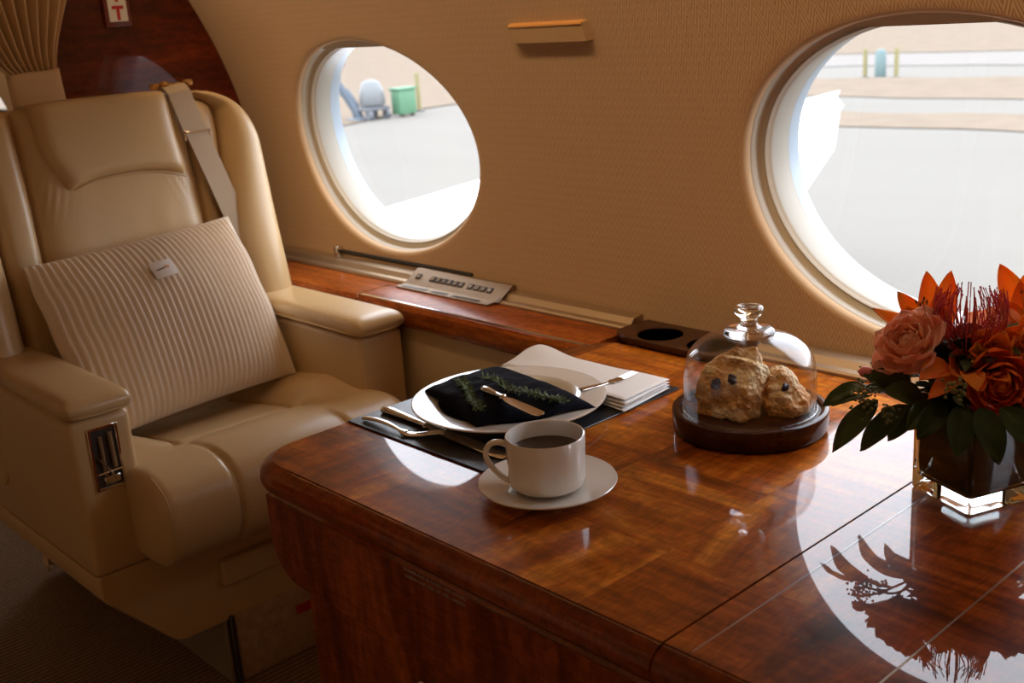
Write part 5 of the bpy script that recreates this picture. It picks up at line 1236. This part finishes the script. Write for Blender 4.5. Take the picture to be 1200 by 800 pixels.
# equipment on the apron
gr = thing('green_bin', 'green waste bin standing on the apron beyond the left window', 'bin', (-26.7, 20.25, GZ))
GR = mat('green_plastic', (0.065, 0.165, 0.09), 0.6, var=0.05)
g = G(); g.box((-27.05, 19.75, GZ+0.1), (-26.35, 20.75, GZ+1.25), 0.08, 2); g.build('body', GR, gr); G().box((-27.1, 19.7, GZ+1.22), (-26.3, 20.8, GZ+1.34), 0.04, 2).build('lid', GR, gr)
for y in (19.95, 20.55): G().lathe([(0, -0.06), (0.12, -0.06), (0.12, 0.06), (0, 0.06)], (-26.5, y, GZ+0.12), 16, Matrix.Rotation(PI/2, 4, 'X')).build('wheel', BTN, gr)
tk = thing('tank_trailer', 'pale rounded tank on a low wheeled frame beyond the left window', 'trailer', (-27.05, 19.6, GZ))
TK = mat('pale_tank', (0.135, 0.14, 0.142), 0.5, var=0.03)
G().lathe([(0.0, 0.8), (0.72, 0.82), (0.80, 0.95), (0.72, 1.7), (0.55, 2.15), (0.3, 2.32), (0, 2.36)], (-27.05, 19.6, GZ), 28).build('tank', TK, tk)
GRY = mat('grey_steel', (0.09, 0.095, 0.105), 0.6, var=0.05)
g = G(); g.box((-27.85, 18.6, GZ+0.55), (-26.25, 20.3, GZ+0.75), 0.03, 1); g.build('frame', GRY, tk)
for x, y in ((-27.7, 18.8), (-26.4, 18.8), (-27.7, 20.1), (-26.4, 20.1)):
    G().lathe([(0, -0.1), (0.3, -0.1), (0.3, 0.1), (0, 0.1)], (x, y, GZ+0.3), 16, Matrix.Rotation(PI/2, 4, 'X')).build('wheel', GRY, tk); G().tube([(x, y, GZ+0.3), (x, y, GZ+0.8)], 0.05, 6).build('strut', GRY, tk)
ld = thing('grey_hoist', 'grey-blue hoist mast with bent arm beyond the left window, left of the tank', 'hoist', (-27.50, 18.70, GZ))
BG = mat('grey_blue_paint', (0.075, 0.095, 0.12), 0.6, var=0.05)
G().tube([(-26.80, 18.95, GZ), (-27.20, 18.75, GZ+0.9), (-27.50, 18.45, GZ+1.7)], [0.2, 0.3, 0.28], 10).build('mast', BG, ld)
G().tube([(-27.50, 18.45, GZ+1.5), (-27.70, 18.20, GZ+2.3), (-27.70, 18.45, GZ+3.2)], [0.28, 0.16, 0.1], 10).build('arm', BG, ld); G().box((-27.80, 18.30, GZ+3.1), (-27.50, 18.70, GZ+3.35), 0.05, 1).build('lamp', BG, ld); G().box((-27.40, 18.30, GZ), (-26.20, 19.50, GZ+0.15), 0.04, 1).build('base', BG, ld)
YL = mat('pale_yellow_paint', (0.19, 0.165, 0.07), 0.6, var=0.03)
for x, y, h_, t_ in ((-27.3, 21.4, 1.15, 'pale yellow marker post right of the green bin, beyond the left window'), (-17.7, 32.4, 0.9, 'right one of two pale yellow posts beyond the right window'), (-18.7, 32.3, 0.9, 'left one of two pale yellow posts beyond the right window')):
    p = thing('marker_post', t_, 'post', (x, y, GZ), 'yellow marker posts'); G().tube([(x, y, GZ), (x, y, GZ+h_)], 0.07, 10).build('post', YL, p); G().lathe([(0, 0), (0.14, 0), (0.14, 0.05), (0, 0.06)], (x, y, GZ), 12).build('foot', GRY, p)
p = thing('teal_barrel', 'pale teal upright container between the yellow posts beyond the right window', 'barrel', (-18.2, 32.35, GZ)); G().lathe([(0, 0), (0.15, 0), (0.17, 0.04), (0.16, 0.78), (0.1, 0.86), (0, 0.87)], (-18.2, 32.35, GZ), 20).build('body', mat('pale_teal', (0.10, 0.15, 0.15), 0.6, var=.03), p)

for t_, k_ in ((gr, 0.62), (tk, 0.48), (ld, 0.50)): t_.scale = (k_, k_, k_)
ld.location.y += 0.30; tk.location.y -= 0.10; gr.location.y += 0.12
# ------------------------------------------------------------------ light
w = bpy.data.worlds.new('sky'); SC.world = w; w.use_nodes = True; nt = w.node_tree; bgn = nt.nodes['Background']
tc = nt.nodes.new('ShaderNodeTexCoord'); sx = nt.nodes.new('ShaderNodeSeparateXYZ'); nt.links.new(tc.outputs['Generated'], sx.inputs[0])
cr = nt.nodes.new('ShaderNodeValToRGB'); cr.color_ramp.elements[0].position = 0.0; cr.color_ramp.elements[0].color = C(0.90, 0.94, 1.0); cr.color_ramp.elements[1].position = 0.8; cr.color_ramp.elements[1].color = C(0.82, 0.89, 1.0)
nt.links.new(sx.outputs[2], cr.inputs[0]); nt.links.new(cr.outputs[0], bgn.inputs['Color']); bgn.inputs['Strength'].default_value = 6.4
def area(name, loc, size, energy, color, direction, portal=False):
    l = bpy.data.lights.new(name, 'AREA'); l.shape = 'RECTANGLE'; l.size, l.size_y = size; l.energy = energy; l.color = color
    if portal: l.cycles.is_portal = True
    o = bpy.data.objects.new(name, l); COL.objects.link(o); o.location = loc; o.rotation_euler = V(direction).to_track_quat('-Z', 'Y').to_euler(); return o
for mir in (False,):
    for wx in WX:
        p = surf(wx, WS, 0.110, mir); q = surf(wx, WS, 0.0, mir); area('window_daylight', p, (0.58, 0.44), 1, (1, 1, 1), q-p, True)
for s_, e_ in ((1, 7.5), (-1, 4.0)):
    y = 0.93 if s_ > 0 else 2*YC-0.93
    area('cove_lamp', (-1.0, y, 1.535), (5.6, 0.05), e_, (1.0, 0.69, 0.38), (0, 0.85*s_, -1)).data.spread = math.radians(95)

# ------------------------------------------------------------------ camera (position and orientation solved from the photograph's vanishing lines)
cam = bpy.data.cameras.new('camera'); co_ = bpy.data.objects.new('camera', cam); COL.objects.link(co_)
X_ = V((0.681254, 0.729011, -0.066700)); F_ = V((-0.7134, 0.6405, -0.2845)); F_.normalize()
X_ = (X_-F_*X_.dot(F_)).normalized(); Y_ = (-F_).cross(X_).normalized()
M4 = Matrix((X_, Y_, -F_)).transposed().to_4x4(); M4.translation = V((0, 0, 1.2)); co_.matrix_world = M4
cam.sensor_width = 36; cam.lens = 1309/1200*36; cam.clip_start = 0.02; cam.clip_end = 600
cam.dof.use_dof = True; cam.dof.focus_distance = 1.25; cam.dof.aperture_fstop = 9.0
SC.camera = co_
# everything measured with the floor at 0.12: bring the floor to zero
for o in SC.objects:
    if o.parent is None: o.location.z -= 0.12
    if '_w' in o: del o['_w']
SC.view_settings.view_transform = 'Standard'; SC.view_settings.look = 'None'; SC.view_settings.gamma = 1; SC.view_settings.exposure = 0; SC.view_settings.use_curve_mapping = False
SC.cycles.max_bounces = 10; SC.cycles.diffuse_bounces = 5; SC.cycles.transparent_max_bounces = 24; SC.cycles.transmission_bounces = 10; SC.cycles.sample_clamp_indirect = 6
SC.cycles.use_denoising = True
